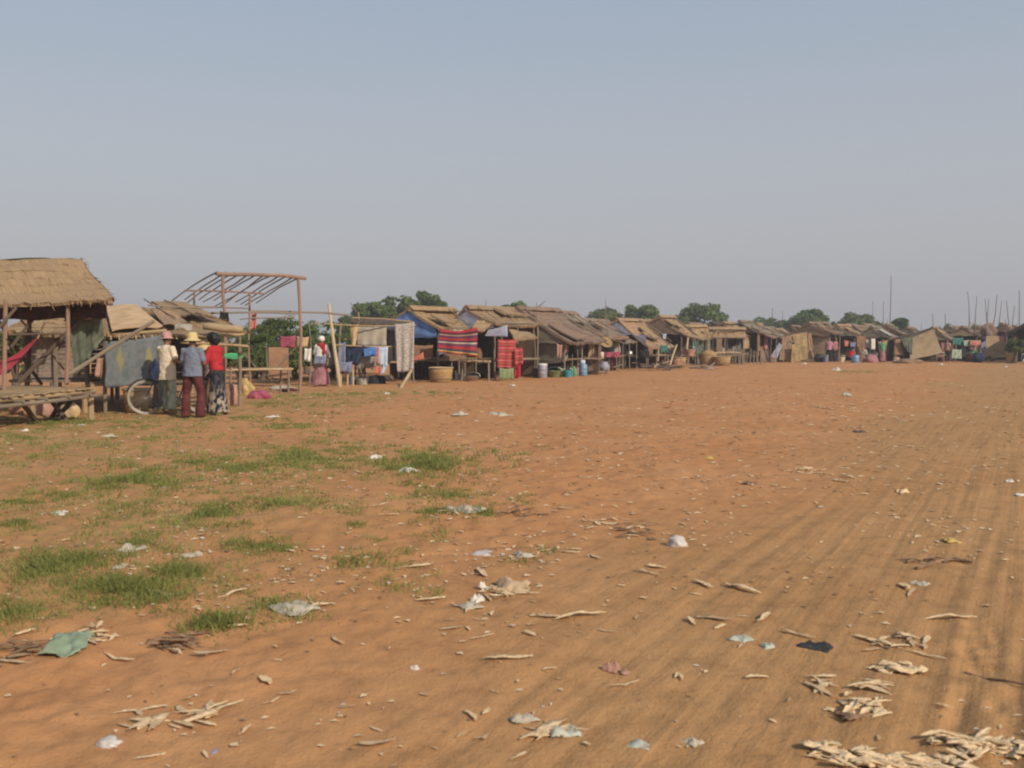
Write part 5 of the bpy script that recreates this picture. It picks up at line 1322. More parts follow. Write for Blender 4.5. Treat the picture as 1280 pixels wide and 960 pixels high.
    if hair:
        c = MB(); ellip(c, hp(0, -.018, .03), (.083, .096, .1), 14, 10, HR)
        if hair == 'bob':
            ellip(c, hp(0, -.045, -.01), (.105, .1, .125), 14, 10, HR); ellip(c, hp(0, -.01, .055), (.1, .115, .085), 14, 10, HR)
        part('hair', c, 'hair', .012, .03 if hair == 'bob' else .008)
    if hat:
        c = MB(); n = 26
        def lathe_local(prof, ry=1.1):
            vs = [hp(r * math.cos(TAU * k / n), -.005 + ry * r * math.sin(TAU * k / n), z) for r, z in prof for k in range(n)]
            c.add(vs, [(i * n + k, i * n + (k + 1) % n, (i + 1) * n + (k + 1) % n, (i + 1) * n + k) for i in range(len(prof) - 1) for k in range(n)])
        if hat == 'straw':
            lathe_local([(0, .165), (.05, .162), (.082, .14), (.095, .08), (.1, .04), (.145, .012), (.165, .0), (.165, -.006), (.14, .004), (.098, .03), (.09, .07), (.075, .13), (0, .155)]); part('hat', c, 'straw_hat')
        elif hat == 'cone':
            lathe_local([(0, .19), (.03, .175), (.19, .03), (.21, .01), (.208, .002), (.18, .022), (.02, .16), (0, .165)], 1); part('hat', c, 'straw_hat')
        elif hat == 'cap':
            lathe_local([(0, .15), (.05, .146), (.085, .115), (.095, .06), (.098, .03), (.13, .012), (.135, .006), (.1, .018), (.088, .05), (.07, .11), (0, .135)]); part('hat', c, 'cap_pink')
        elif hat == 'wrap':
            ellip(c, hp(0, -.02, .05), (.105, .12, .1), 16, 10, HR); ellip(c, hp(.05, -.06, .09), (.06, .06, .05)); part('head_wrap', c, 'white_cloth', .012, .02)
    if extra: extra(rt, T, hp, part, arms)
    return rt
grp = 'people standing together beside the bicycle'
p1 = gp(209, 518)
person('person in long cream shirt, dusty pink hat and pale green trousers, beside the bicycle', p1, math.radians(-28), 1.62,
       arms=[((-.24, .05, 1.06), (-.05, .24, 1.04)), ((.235, .03, 1.05), (.06, .25, 1.02))], spread=.1, top=('cream_cloth', .68, 'short', .03), bottom=('trousers', 'sage_cloth', .1, .02), hat='cap', group=grp)
p2 = gp(241.5, 521.5)
person('person seen from behind in blue-grey shirt, straw hat and maroon trousers', p2, math.radians(-8), 1.6,
       arms=[((-.22, .04, 1.06), (-.13, .22, .96)), ((.22, .04, 1.05), (.14, .22, .96))], spread=.15, top=('shirt_blue', .8, 'short', .015), bottom=('trousers', 'maroon_cloth', .03, .03), hat='straw', group=grp)
p3 = gp(272, 517.5)
person('person in bright red long-sleeved top and dark printed skirt, facing left', p3, math.radians(72), 1.64, lean=.1, nod=.15,
       arms=[((-.24, .07, 1.05), (-.14, .3, 1.02)), ((.24, .08, 1.06), (.13, .3, 1.1))], spread=.1, step=.7, top=('red_cloth', .88, 'long'), bottom=('skirt', 'skirt_print', .06, -.01), hair='bob', group=grp)
p4 = gp(263, 509)
person('person half hidden behind the others in a pale conical hat', p4, math.radians(165), 1.5, lean=.42, nod=.1, spread=.09,
       arms=[((-.24, .08, 1.05), (-.12, .28, .95)), ((.24, .08, 1.05), (.12, .28, .95))], top=('grey_cloth', .8, 'long'), bottom=('skirt', 'dark_cloth', .1), hat='cone', group=grp)
def krama(rt, T, hp, part, arms):
    c = MB(); ellip(c, T((0, .0, 1.335)), (.15, .12, .065)); ellip(c, T((.09, -.07, 1.24)), (.085, .06, .12)); limb(c, [T((.13, -.06, 1.3)), T((.15, -.09, 1.1)), T((.14, -.09, .98))], [.06, .05, .035])
    part('scarf', c, 'red_cloth', .014, .025)
p7 = at(401, 482, 31.9); p7.z = 0
person('person in white head wrap and red scarf with pale shirt and long mauve skirt', p7, math.radians(-15), 1.58, lean=.14, spread=.12, step=.8,
       arms=[((-.25, .06, 1.06), (-.16, .26, 1.0)), ((.26, .02, 1.05), (.2, .22, .95))], top=('white_cloth', .84, 'long', .02), bottom=('skirt', 'mauve_cloth', .05, .08), hat='wrap', hair=None, extra=krama)
cloth('carried_cloth', 'slate blue cloth tied round the waist of the person with the red scarf', 'cloth', 'slate_cloth', [(393, 444), (408, 444), (407, 455), (392, 455)], 31.65, wave=.03, folds=1.5)
far = 'people among the far huts'
def fp(x, d): p = at(x, 450, d); p.z = ground_h(p.x, p.y); return p
person('small distant person in pink top and dark trousers near the cream bucket', fp(1036, 64.2), math.radians(150), 1.6, top=('pink_cloth', .8, 'short', .02), bottom=('trousers', 'dark_cloth', .08), vox=.02, group=far)
person('small distant person in dark clothes standing beside the one in pink', fp(1044, 65.4), math.radians(-140), 1.58, top=('mauve_cloth', .8, 'long', .01), bottom=('skirt', 'dark_cloth', .1), vox=.02, group=far)
person('small distant person in green top by the orange woven screen', fp(1103, 64.6), math.radians(170), 1.5, top=('green_cloth', .8, 'short', .02), bottom=('skirt', 'mauve_cloth', .1), vox=.02, group=far)
person('small distant person in white shirt in front of the leaning wall hut', fp(1184, 65.0), math.radians(120), 1.5, top=('salmon_cloth', .8, 'short', .02), bottom=('trousers', 'dark_cloth', .1), vox=.02, group=far)
person('small distant person in dark top inside the awning porch', fp(762, 45.6), math.radians(160), 1.45, top=('dark_cloth', .8, 'short', .02), bottom=('trousers', 'maroon_cloth', .1), vox=.02, group=far)

# ------------------------------------------------------------------ trees, scrub
def leaves_mesh(centers, radii, counts, size, flat=.75, up=.35):
    """thousands of leaf faces spread through clumps (numpy)"""
    C = np.concatenate([np.repeat(np.array(c)[None], n, 0) for c, n in zip(centers, counts)])
    Rr = np.concatenate([np.repeat(np.array(r)[None], n, 0) for r, n in zip(radii, counts)])
    n = len(C)
    d = rng.normal(size=(n, 3)); d /= np.linalg.norm(d, axis=1)[:, None]
    rad = rng.random(n) ** .42
    p = C + d * rad[:, None] * Rr
    nm = d + np.array([0, 0, up]) + rng.normal(size=(n, 3)) * .6; nm /= np.linalg.norm(nm, axis=1)[:, None]
    a = np.cross(nm, rng.normal(size=(n, 3))); a /= np.linalg.norm(a, axis=1)[:, None] + 1e-9
    b = np.cross(nm, a)
    s = size * rng.uniform(.55, 1.35, n)[:, None]
    q = np.stack([p - a * s, p - b * s * .5, p + a * s, p + b * s * .5], 1).reshape(-1, 3)
    return q, np.arange(n * 4).reshape(-1, 4)

def mesh_np(name, verts, faces, mat, parent=None, **kw):
    c = V((float(verts[:, 0].mean()), float(verts[:, 1].mean()), float(verts[:, 2].min())))
    me = bpy.data.meshes.new(name); nf, k = faces.shape
    me.vertices.add(len(verts)); me.vertices.foreach_set('co', (verts - np.array(c)).astype(np.float32).ravel())
    me.loops.add(nf * k); me.loops.foreach_set('vertex_index', faces.astype(np.int32).ravel())
    me.polygons.add(nf); me.polygons.foreach_set('loop_start', (np.arange(nf) * k).astype(np.int32)); me.update(); me.validate()
    me.materials.append(MATS[mat])
    o = bpy.data.objects.new(name, me); COL.objects.link(o); ORG[o] = c
    o.location = c - ORG[parent] if parent else c
    if parent: o.parent = parent
    return tag(o, *[kw.get(k2) for k2 in ('label', 'cat', 'group', 'kind')])

def tree(label, x, ytop, wpx, d, mat, crown_low=.35, name='tree', cat='tree', group='trees behind the huts', lobes=16, leaf=.22, dens=1.0, seed=0, aspect=1.0):
    top = at(x, ytop, d).z; W = wpx * d / FPX / 2 * 1.14; base = at(x, 430, d); base.z = 0
    rt = thing(name, base, label, cat, group)
    zc0 = top * crown_low; hz = (top - zc0) / 2; zc = (top + zc0) / 2
    rs = np.random.default_rng(seed + int(x))
    cs, rr, nn = [], [], []
    m = MB()
    trunk_top = V((base.x + rs.uniform(-.2, .2) * W, base.y, zc0 + hz * .5))
    m.tube([base - V((0, 0, .1)), base.lerp(trunk_top, .5) + V((rs.uniform(-.1, .1) * W, 0, 0)), trunk_top], [W * .09 + .06, W * .07 + .05, W * .05 + .03], 8)
    lobes = int(lobes * 1.5)
    for k in range(lobes):
        th = rs.uniform(0, TAU); ph = rs.uniform(-.45, 1); rad = rs.uniform(.35, .8)
        c = np.array([base.x + math.cos(th) * rad * W * math.sqrt(max(0, 1 - ph * ph * .6)), base.y + math.sin(th) * rad * W * math.sqrt(max(0, 1 - ph * ph * .6)), zc + ph * hz * .72])
        r = rs.uniform(.15, .38) * W
        cs.append(c); rr.append(np.array([r, r, r * rs.uniform(.55, .85)])); nn.append(int(dens * 150 * (r / (.33 * W)) ** 2 * rs.uniform(.7, 1.3)))
        if k < 8: m.tube([trunk_top - V((0, 0, hz * .3)), trunk_top.lerp(V(c), .55) + V((0, 0, -.05 * hz)), V(c)], [W * .035 + .02, W * .022 + .015, .02], 5)
    q, f = leaves_mesh(cs, rr, nn, leaf * max(.6, min(1.4, d / 100)))
    mesh_np('crown', q, f, mat, rt)
    build('trunk', m, 'bark', rt)
    return rt
T = tree
T('dense dark tree left of the tallest one above the laundry shelter', 462, 375, 44, 92, 'leaf_green', seed=1, lobes=20)
T('broad tree in the middle of the clump above the laundry shelter', 497, 366, 48, 95, 'leaf_green', seed=2, lobes=22)
T('brownish thin-leaved tree between the broad and the tallest tree', 515, 371, 40, 98, 'leaf_olive', seed=3, lobes=16, dens=.7)
T('tallest tree of the clump with ragged top above the blue gable', 538, 361, 40, 96, 'leaf_green', seed=4, lobes=20, dens=.8)
T('low spreading tree at the left foot of the clump near the leaning pole', 436, 390, 44, 88, 'leaf_green', seed=5, lobes=14, crown_low=.1)
T('tree top showing over the grey-blue gabled hut', 634, 378, 52, 100, 'leaf_green', seed=6, lobes=16)
T('flat-topped pale green tree behind the narrow thin mast', 757, 384, 50, 118, 'leaf_olive', seed=7, lobes=20)
T('rounded tree above the slate-blue gable', 801, 377, 44, 116, 'leaf_green', seed=8, lobes=22)
T('small grey-green bush tree left of the great round tree', 846, 392, 36, 112, 'leaf_olive', seed=9, lobes=12)
T('great round tree with sky gaps above the open sheds', 876, 377, 58, 112, 'leaf_green', seed=10, lobes=24, dens=.8)
T('low bush peeping over the roofs right of the great round tree', 905, 407, 40, 120, 'leaf_deep', seed=11, lobes=10)
T('small tree peeping between the brown roofs in the middle of the row', 715, 396, 26, 105, 'leaf_olive', seed=12, lobes=10)
T('dense bush tree left of the broad crown over the yellow-fronted hut', 962, 398, 46, 128, 'leaf_deep', seed=13, lobes=14)
T('broad-crowned tree over the yellow-fronted hut', 1012, 383, 42, 126, 'leaf_green', seed=14, lobes=22)
T('scrubby tree joining the broad crown on its left', 984, 398, 30, 130, 'leaf_green', seed=15, lobes=10)
T('little dark tree right of the broad crown', 1043, 399, 24, 132, 'leaf_deep', seed=16, lobes=10)
T('airy flat crowned tree with sky gaps right of the little dark tree', 1072, 391, 46, 128, 'leaf_olive', seed=17, lobes=18, dens=.7)
T('low green tree trailing right of the airy flat crown', 1096, 402, 34, 130, 'leaf_green', seed=18, lobes=10)
T('round dark tree standing alone right of the tall mast', 1124, 396, 24, 100, 'leaf_deep', seed=19, lobes=14)
T('tiny dark tree above the pale roofed hut', 1186, 404, 14, 110, 'leaf_deep', seed=20, lobes=8)
T('spreading tree far off beyond the right border', 1330, 396, 60, 130, 'leaf_green', seed=21, lobes=16)
SB = 'scrub bushes behind the bare frame'
for i, (x, y, w, d, mt, lab) in enumerate((
    (318, 404, 50, 38, 'leaf_scrub', 'scrub bush behind the green tray'), (347, 390, 56, 41, 'leaf_scrub', 'tallest scrub bush behind the pink cloth'),
    (384, 392, 52, 42, 'leaf_green', 'dark scrub bush behind the frame post'), (425, 396, 50, 43, 'leaf_green', 'scrub bush behind the leaning pale pole'),
    (302, 425, 60, 33, 'leaf_scrub', 'low yellowish scrub bush under the rolled mat'), (352, 425, 60, 34.5, 'leaf_scrub', 'leafy scrub bush around the woven panel'), (398, 420, 56, 36, 'leaf_scrub', 'scrub bush behind the person in the red scarf'),
    (436, 410, 40, 40, 'leaf_green', 'scrub bush at the back of the laundry shelter'), (328, 428, 70, 37, 'leaf_scrub', 'spreading scrub bush behind the bamboo bench'), (372, 428, 60, 38, 'leaf_scrub', 'thick scrub bush between the woven panel and the frame post'), (415, 425, 60, 38, 'leaf_scrub', 'thick scrub bush under the rail beside the leaning pale pole'), (300, 398, 60, 44, 'leaf_green', 'tall scrub bush far behind the rolled mat'), (455, 425, 70, 42, 'leaf_green', 'low scrub bush far behind the washing'), (20, 405, 70, 28, 'leaf_scrub', 'bush seen through the pavilion'), (66, 398, 46, 30, 'leaf_scrub', 'bush behind the plank-walled house'), (-50, 398, 90, 30, 'leaf_scrub', 'bush beyond the left side of the pavilion'))):
    T(lab, x, y, w, d, mt, crown_low=.04, name='bush', cat='bush', group=SB, lobes=22, leaf=.1, dens=1.1, seed=40 + i)
T('pale green bush in the basket at the dark tarpaulin shelter', 1269, 423, 24, 61.6, 'leaf_scrub', crown_low=.3, name='bush', cat='bush', group=None, lobes=14, leaf=.14, seed=77)

# ------------------------------------------------------------------ thin poles
PB = 'tall thin bamboo poles standing behind the right-hand huts'
for i, (x0, x1, yt, d, lab) in enumerate((
    (1211, 1210, 365, 72, 'tallest of the poles above the teal and red cloths'), (1217, 1219, 370, 74, 'faint pole just right of the tallest above the red cloth'), (1233, 1232, 373, 71, 'pole rising from the straw bundle on the roof'),
    (1235, 1236, 374, 76, 'thin faint pole touching the one over the straw bundle'), (1240, 1245, 369, 71, 'dark pole leaning right beside the straw bundle'), (1248, 1251, 376, 76, 'faint leaning pole over the gable left of the dark tarpaulin'),
    (1248, 1247, 400, 72, 'short stub pole over the gable behind the woven wall'), (1260, 1257, 375, 72, 'pole tilted left above the dark tarpaulin tip'), (1266, 1268, 382, 75, 'faint pole above the dark tarpaulin tip'),
    (1271, 1274, 391, 72, 'short pole near the two crossed ones'), (1278, 1274, 363, 70, 'dark tall pole crossing another at the right border'), (1277, 1283, 378, 70, 'pole leaning right at the right border'), (1300, 1297, 372, 72, 'pole just outside the right border'),
    (1169, 1165, 392, 78, 'leaning pole over the large leaning woven wall'), (1181, 1181, 392, 80, 'faint pole by the tiny dark tree'))):
    m = MB(); b_ = at(x0, 430, d); b_.z = 0; m.pole(b_, at(x1 + jit(2), yt, d), .052, .02, bend=.03, seg=7)
    build('bamboo_pole', m, 'wood_grey', None, lab, 'pole', PB)
for (x0, x1, yt, d, r, lab) in ((1111, 1114, 345, 80, .045, 'very tall thin mast above the patched grey roof'), (1104.5, 1104.5, 377, 80, .035, 'shorter mast left of the very tall one'), (1091, 1091, 376, 88, .028, 'faint mast over the green trees left of the tall one'),
                            (757.5, 757, 374, 70, .03, 'slim mast in front of the flat-topped pale tree'), (966.5, 965.5, 385, 78, .04, 'left of two thin masts by the broad crown'), (978, 978, 389, 80, .03, 'right of two thin masts by the broad crown')):
    m = MB(); b_ = at(x0, 430, d); b_.z = 0; m.pole(b_, at(x1, yt, d), r, r * .6, bend=.004, seg=6); build('mast', m, 'wood_grey', None, lab, 'mast')
m = MB(); m.tube([at(661, 389, 42), at(668, 385.5, 42), at(674, 383, 42), at(681, 376.5, 42)], [.03, .025, .022, .012], 6); build('bare_branch', m, 'wood_dark', None, 'bare crooked branch poking up over the long brown roof', 'branch')
for x0, x1, y0, y1, lab in ((653, 671, 383.5, 396, 'upper bamboo pole lying proud along the long brown roof'), (650, 668, 386, 399, 'lower bamboo pole lying proud along the long brown roof')):
    m = MB(); m.pole(at(x0, y0, 41.0), at(x1, y1, 40.0), .03); build('roof_pole', m, 'wood_red', None, lab, 'pole')

# ------------------------------------------------------------------ ground
ys = 1.6 * (120 / 1.6) ** (np.linspace(0, 1, 520))
us = np.linspace(-1.0, 1.0, 620)
Yg, Ug = np.meshgrid(ys, us, indexing='ij')
Xg = Ug * (Yg + 1.5)
Zg = heights(Xg, Yg)
nr, nc = Xg.shape
vv = np.stack([Xg, Yg, Zg], -1).reshape(-1, 3)
ii = np.arange(nr * nc).reshape(nr, nc)
ff = np.stack([ii[:-1, :-1], ii[:-1, 1:], ii[1:, 1:], ii[1:, :-1]], -1).reshape(-1, 4)
def groundmat():
    m, nt, b, out = nodes('red_soil')
    oc = lambda s, r=(0, 0, 0): coords(nt, 'Object', s, r)
    at_ = N(nt, 'ShaderNodeAttribute', attribute_name='road'); gr = N(nt, 'ShaderNodeAttribute', attribute_name='green')
    n1 = noise_tex(nt, oc((.45,) * 3), 1, 6, .65); n2 = noise_tex(nt, oc((5,) * 3), 1, 6, .7); n3 = noise_tex(nt, oc((60,) * 3), 1, 3, .7)
    red = ramp(nt, n1, [(.3, (.42, .19, .078)), (.5, (.45, .215, .092)), (.72, (.48, .245, .113))])
    tan = ramp(nt, n1, [(.3, (.38, .202, .086)), (.7, (.415, .232, .104))])
    base = mixc(nt, at_.outputs['Fac'], red, tan)
    base = mixc(nt, .75, base, ramp(nt, n2, [(.28, (.68, .66, .64)), (.5, (1, 1, 1)), (.75, (1.12, 1.1, 1.08))]), 'MULTIPLY')
    # wheel-swept streaks along the road
    st = noise_tex(nt, oc((15, .3, 1), (0, 0, math.radians(27.5))), 1, 4, .5)
    stc = ramp(nt, st, [(.36, (.86, .85, .84)), (.5, (1, 1, 1)), (.7, (1.03, 1.02, 1.02))])
    mul = N(nt, 'ShaderNodeMath', operation='MULTIPLY'); mul.inputs[1].default_value = .8; nt.links.new(at_.outputs['Fac'], mul.inputs[0])
    base = mixc(nt, mul.outputs[0], base, mixc(nt, 1, base, stc, 'MULTIPLY'))
    # dark soil specks and pale chaff
    vor = N(nt, 'ShaderNodeTexVoronoi'); vor.inputs['Scale'].default_value = 1; vor.inputs['Randomness'].default_value = 1
    nt.links.new(oc((6, 6, 6)), vor.inputs['Vector'])
    sp = ramp(nt, vor.outputs['Distance'], [(.05, (1, 1, 1)), (.16, (0, 0, 0))])
    gate = ramp(nt, noise_tex(nt, oc((2.1,) * 3), 1, 3, .6), [(.5, (0, 0, 0)), (.62, (.6, .6, .6))])
    base = mixc(nt, mixc(nt, 1, sp, gate, 'MULTIPLY'), base, (.19, .10, .055))
    # thin green film where grass has been grazed down
    gn = ramp(nt, noise_tex(nt, oc((2.6,) * 3), 1, 6, .75), [(.36, (0, 0, 0)), (.6, (1, 1, 1))])
    gm = N(nt, 'ShaderNodeMath', operation='MULTIPLY'); nt.links.new(gr.outputs['Fac'], gm.inputs[0]); nt.links.new(gn, gm.inputs[1]); gm2 = N(nt, 'ShaderNodeMath', operation='MULTIPLY'); gm2.inputs[1].default_value = .55; nt.links.new(gm.outputs[0], gm2.inputs[0]); gm = gm2
    base = mixc(nt, gm.outputs[0], base, (.20, .185, .07))
    nt.links.new(base, b.inputs['Base Color']); b.inputs['Roughness'].default_value = .95; b.inputs['Specular IOR Level'].default_value = .1
    b1 = N(nt, 'ShaderNodeBump'); b1.inputs['Strength'].default_value = .6; b1.inputs['Distance'].default_value = .03; nt.links.new(n2, b1.inputs['Height'])
    b2 = N(nt, 'ShaderNodeBump'); b2.inputs['Strength'].default_value = .7; b2.inputs['Distance'].default_value = .01; nt.links.new(n3, b2.inputs['Height']); nt.links.new(b1.outputs[0], b2.inputs['Normal'])
    b3 = N(nt, 'ShaderNodeBump'); b3.inputs['Distance'].default_value = .012; nt.links.new(mul.outputs[0], b3.inputs['Strength']); nt.links.new(st, b3.inputs['Height']); nt.links.new(b2.outputs[0], b3.inputs['Normal'])
    nt.links.new(b3.outputs[0], b.inputs['Normal'])
groundmat()
g = mesh_np('ground', vv, ff, 'red_soil', kind='structure')
g.data.polygons.foreach_set('use_smooth', [True] * len(g.data.polygons))
S_ = RC * Xg - RS * Yg
road = np.clip((S_ + 3.4 + 1.6 * (vnoise(Xg * .3, Yg * .3) - .5)) / 1.8, 0, 1)
# belts where short grass survives: left side, and the strip along the near huts
PX = 640 + FPX * Xg / Yg
belt = np.clip(1.25 - np.abs((Yg - (18.2 + .024 * (PX - 100))) / 5), 0, 1) * np.clip((600 - PX) / 240, 0, 1)
left = np.clip((-.2 - Xg) / 2.4, 0, 1) * np.clip((Yg - 4.6) / 1.2, 0, 1) * np.clip((16 - Yg) / 3, 0, 1) * .7
green = np.clip(belt * 1.1 + left, 0, 1)
for nm, arr in (('road', road), ('green', green)):
    a_ = g.data.attributes.new(nm, 'FLOAT', 'POINT'); a_.data.foreach_set('value', arr.astype(np.float32).ravel())
mb = MB(); mb.add([(-900, -120, -.07), (900, -120, -.07), (900, 1300, -.07), (-900, 1300, -.07)], [(0, 1, 2, 3)])
build('outer_ground', mb, 'red_soil', kind='structure')

# ------------------------------------------------------------------ grass
def grass():
    patches = [(375, 572, 62, 15, 1.2, .11), (432, 562, 30, 8, .8, .09), (535, 583, 52, 14, 1.7, .17), (300, 586, 48, 14, 1, .1), (245, 578, 40, 8, .7, .08), (165, 602, 66, 17, 1.3, .13), (90, 620, 60, 8, .6, .08), (20, 625, 40, 8, .6, .07),
               (262, 645, 62, 20, .9, .09), (215, 655, 30, 10, .6, .08), (60, 712, 42, 20, 1, .11), (150, 740, 66, 20, 1.1, .11), (105, 705, 34, 10, .8, .09), (230, 718, 52, 14, .8, .09), (270, 782, 26, 9, 1.1, .12), (345, 760, 50, 16, .5, .06), (20, 770, 26, 16, .8, .1), (20, 655, 50, 14, .5, .07),
               (340, 688, 44, 16, .5, .07), (355, 630, 42, 9, .8, .09), (300, 680, 22, 8, .5, .07), (440, 637, 36, 5, .8, .07), (560, 618, 44, 6, .9, .08), (545, 638, 38, 6, .8, .08), (445, 657, 24, 4, .7, .06), (605, 640, 14, 7, 1.0, .1), (660, 624, 40, 6, .5, .06), (590, 566, 36, 5, .8, .07),
               (350, 535, 36, 7, 1, .08), (375, 533, 20, 5, .8, .08), (515, 508, 18, 3, .6, .06), (490, 535, 26, 3, .6, .05), (470, 590, 22, 8, .5, .07), (434, 706, 9, 5, .9, .07), (170, 683, 18, 6, .9, .07), (120, 658, 20, 6, .4, .05), (470, 676, 16, 4, .3, .05), (545, 676, 14, 4, .4, .05),
               (90, 528, 160, 14, 1.2, .07), (290, 522, 120, 7, .8, .06), (330, 505, 90, 5, .9, .07), (450, 493, 130, 3.5, 1.6, .07), (540, 491, 60, 2.5, 1.6, .07), (30, 548, 70, 8, .7, .06), (150, 555, 100, 8, .35, .05), (200, 545, 60, 4, .5, .05), (1055, 464, 40, 1.6, 2.5, .1), (1085, 464, 30, 1.2, 2, .1), (350, 495, 60, 4, 1, .08), (480, 500, 60, 3, .6, .06)]
    P, Hh = [], []
    for (cx, cy, rx, ry, dn, h) in patches:
        n = int(dn * rx * ry * .36) + 8
        a = rng.random(n) * TAU; r = np.minimum(np.abs(rng.normal(size=n)) * .95, 2.5)
        for x, y in zip(cx + np.cos(a) * r * rx, cy + np.sin(a) * r * ry):
            if .6 * vnoise(np.array([x * .05 + 3]), np.array([y * .16]))[0] + .4 * vnoise(np.array([x * .16 + 3]), np.array([y * .4]))[0] < .40: continue
            P.append(gp(x, y)[:]); Hh.append(h * random.uniform(.22, .72) * (1.1 - .35 * min(1.4, math.hypot((x - cx) / rx, (y - cy) / ry))))
    for _ in range(2600):
        x, y = random.uniform(-40, 690), 498 + 280 * random.random() ** 1.3
        if mnoise.noise(V((x * .009, y * .022, 4))) + .35 * mnoise.noise(V((x * .03, y * .07, 8))) < .04 + max(0, x - 420) * .0011 + max(0, y - 730) * .004: continue
        P.append(gp(x, y)[:]); Hh.append(random.uniform(.02, .07))
    P = np.array(P); Hh = np.array(Hh); k = 24
    k = 12; c = np.repeat(P, k, 0); hh = np.repeat(Hh, k) * rng.uniform(.45, 1.2, len(c))
    off = rng.normal(size=(len(c), 2)) * (.035 + .3 * np.repeat(Hh, k))[:, None]
    base = c.copy(); base[:, :2] += off; base[:, 2] -= .006
    th = rng.random(len(c)) * TAU; dr = np.stack([np.cos(th), np.sin(th)], 1)
    ln = off / (.05 + np.linalg.norm(off, axis=1)[:, None]) * .5 + rng.normal(size=off.shape) * .35
    wd = rng.uniform(.0022, .0048, len(c)) * np.clip(c[:, 1] / 7, .9, 2.6)
    v0 = base.copy(); v0[:, :2] -= dr * wd[:, None]; v1 = base.copy(); v1[:, :2] += dr * wd[:, None]
    mid = base.copy(); mid[:, :2] += ln * (hh * .45)[:, None]; mid[:, 2] += hh * .62
    m0 = mid.copy(); m0[:, :2] -= dr * (wd * .8)[:, None]; m1 = mid.copy(); m1[:, :2] += dr * (wd * .8)[:, None]
    tip = base.copy(); tip[:, :2] += ln * (hh * 1.15)[:, None]; tip[:, 2] += hh * .9
    t2 = tip + np.array([.002, 0, 0])
    q = np.stack([v0, v1, m1, m0, t2, tip], 1).reshape(-1, 3)
    o = np.arange(len(c))[:, None] * 6
    f = np.concatenate([o + np.array([[0, 1, 2, 3]]), o + np.array([[3, 2, 4, 5]])])
    mesh_np('grass', q, f, 'grass_blade', label='low tufts of green grass scattered over the red dirt', cat='grass', kind='stuff')
grass()

# ------------------------------------------------------------------ litter
def husk_mb(L, w, curl, bend, seed, twist=.6, thick=.0025):
    rs = random.Random(seed); m = MB(); a0 = rs.uniform(-1, 1) * twist
    def fn(u, v):
        t = u - .5; ww = w * (min(1, u * 3.2 + .05) * min(1, (1.02 - u) * (1.6 + (seed % 3)))) ** .8 * (1 + .5 * mnoise.noise(V((u * 6, seed, 0))))
        s = (v - .5) * 2; a = a0 * t * 2
        y = s * ww / 2; z = curl * ww * (s * s)
        yy, zz = y * math.cos(a) - z * math.sin(a), y * math.sin(a) + z * math.cos(a)
        return V((t * L, yy + bend * L * (t * t - .1) + .025 * L * mnoise.noise(V((u * 3, seed, 9))), zz + .035 * L * mnoise.noise(V((u * 3.3, seed, 4))) + .02 * L * mnoise.noise(V((u * 11, v * 5, seed))) + bend * .35 * L * t * t))
    m.sheet(fn, 12, 5, L, w, thick)
    return m
def crumple_mb(w, d_, h, seed, n=16, thick=.003, hole=0):
    m = MB(); s0 = V((seed * 3.7, seed, 0))
    def fn(u, v):
        a, b_ = u - .5, v - .5
        k = 1 + .35 * mnoise.noise(s0 + V((math.atan2(b_, a) * 1.2, 2, 0)))
        z = h * (.35 + .9 * mnoise.noise(s0 + V((u * 2.2, v * 2.2, 3))) + .45 * abs(mnoise.noise(s0 + V((u * 6, v * 6, 9)))) + .2 * mnoise.noise(s0 + V((u * 13, v * 13, 5))))
        edge = max(abs(a), abs(b_)) * 2
        return V((a * w * k + .06 * w * mnoise.noise(s0 + V((u * 5, v * 5, 20))), b_ * d_ * k + .06 * d_ * mnoise.noise(s0 + V((u * 5, v * 5, 30))), max(z * (1 - .75 * edge ** 3), -.005) + .004))
    m.sheet(fn, n, n, w, d_, thick); return m

def lay(o, x, y, rz, lift=0, tilt=(0, 0), scale=1):
    p = gp(x, y); o.location = (p.x, p.y, p.z + lift); o.rotation_euler = (tilt[0], tilt[1], rz); o.scale = (scale,) * 3 if isinstance(scale, (int, float)) else scale
HK = 'dry husk strips strewn over the open dirt'
hp_ = []
for k in range(9):
    o = build('husk_strip', husk_mb(random.uniform(.13, .28), random.uniform(.018, .046), random.uniform(.02, .2), jit(.3), k * 7.3 + 1, .25), ('husk', 'husk', 'husk_dull')[k % 3], smooth=True)
    hp_.append(o)
SMALL = [('bright husk tuft above the husk streamer', 1095, 858, 36, 9, 5, 'husk', 14),
    ('pair of husk curls left of the bright tuft', 1022, 853, 26, 6, 6, 'husk', 14),
    ('husk twigs lying across the road below the long twig', 1125, 804, 90, 14, 9, 'husk_dull', 14),
    ('husk scatter at the bottom edge in the middle left', 185, 905, 50, 9, 10, 'husk', 26),
    ('husk scatter beside the bright strips at bottom left', 255, 892, 60, 10, 11, 'husk', 22),
    ('husk scatter around the green rag', 120, 800, 80, 14, 12, 'husk', 34),
    ('husk pile by the white scraps in the middle ground', 625, 745, 70, 12, 13, 'husk', 22),
    ('husk scatter near the pale sack scrap', 560, 640, 60, 8, 17, 'husk', 10),
    ('fibres beside the grey plastic strips at the bottom', 700, 912, 40, 9, 18, 'husk', 12),
    ('husk scatter among the dark straw in the middle', 760, 655, 70, 12, 19, 'husk', 24),
    ('torn husks by the left end of the road streaks', 690, 690, 60, 9, 20, 'husk_dull', 16)]
hspots = []
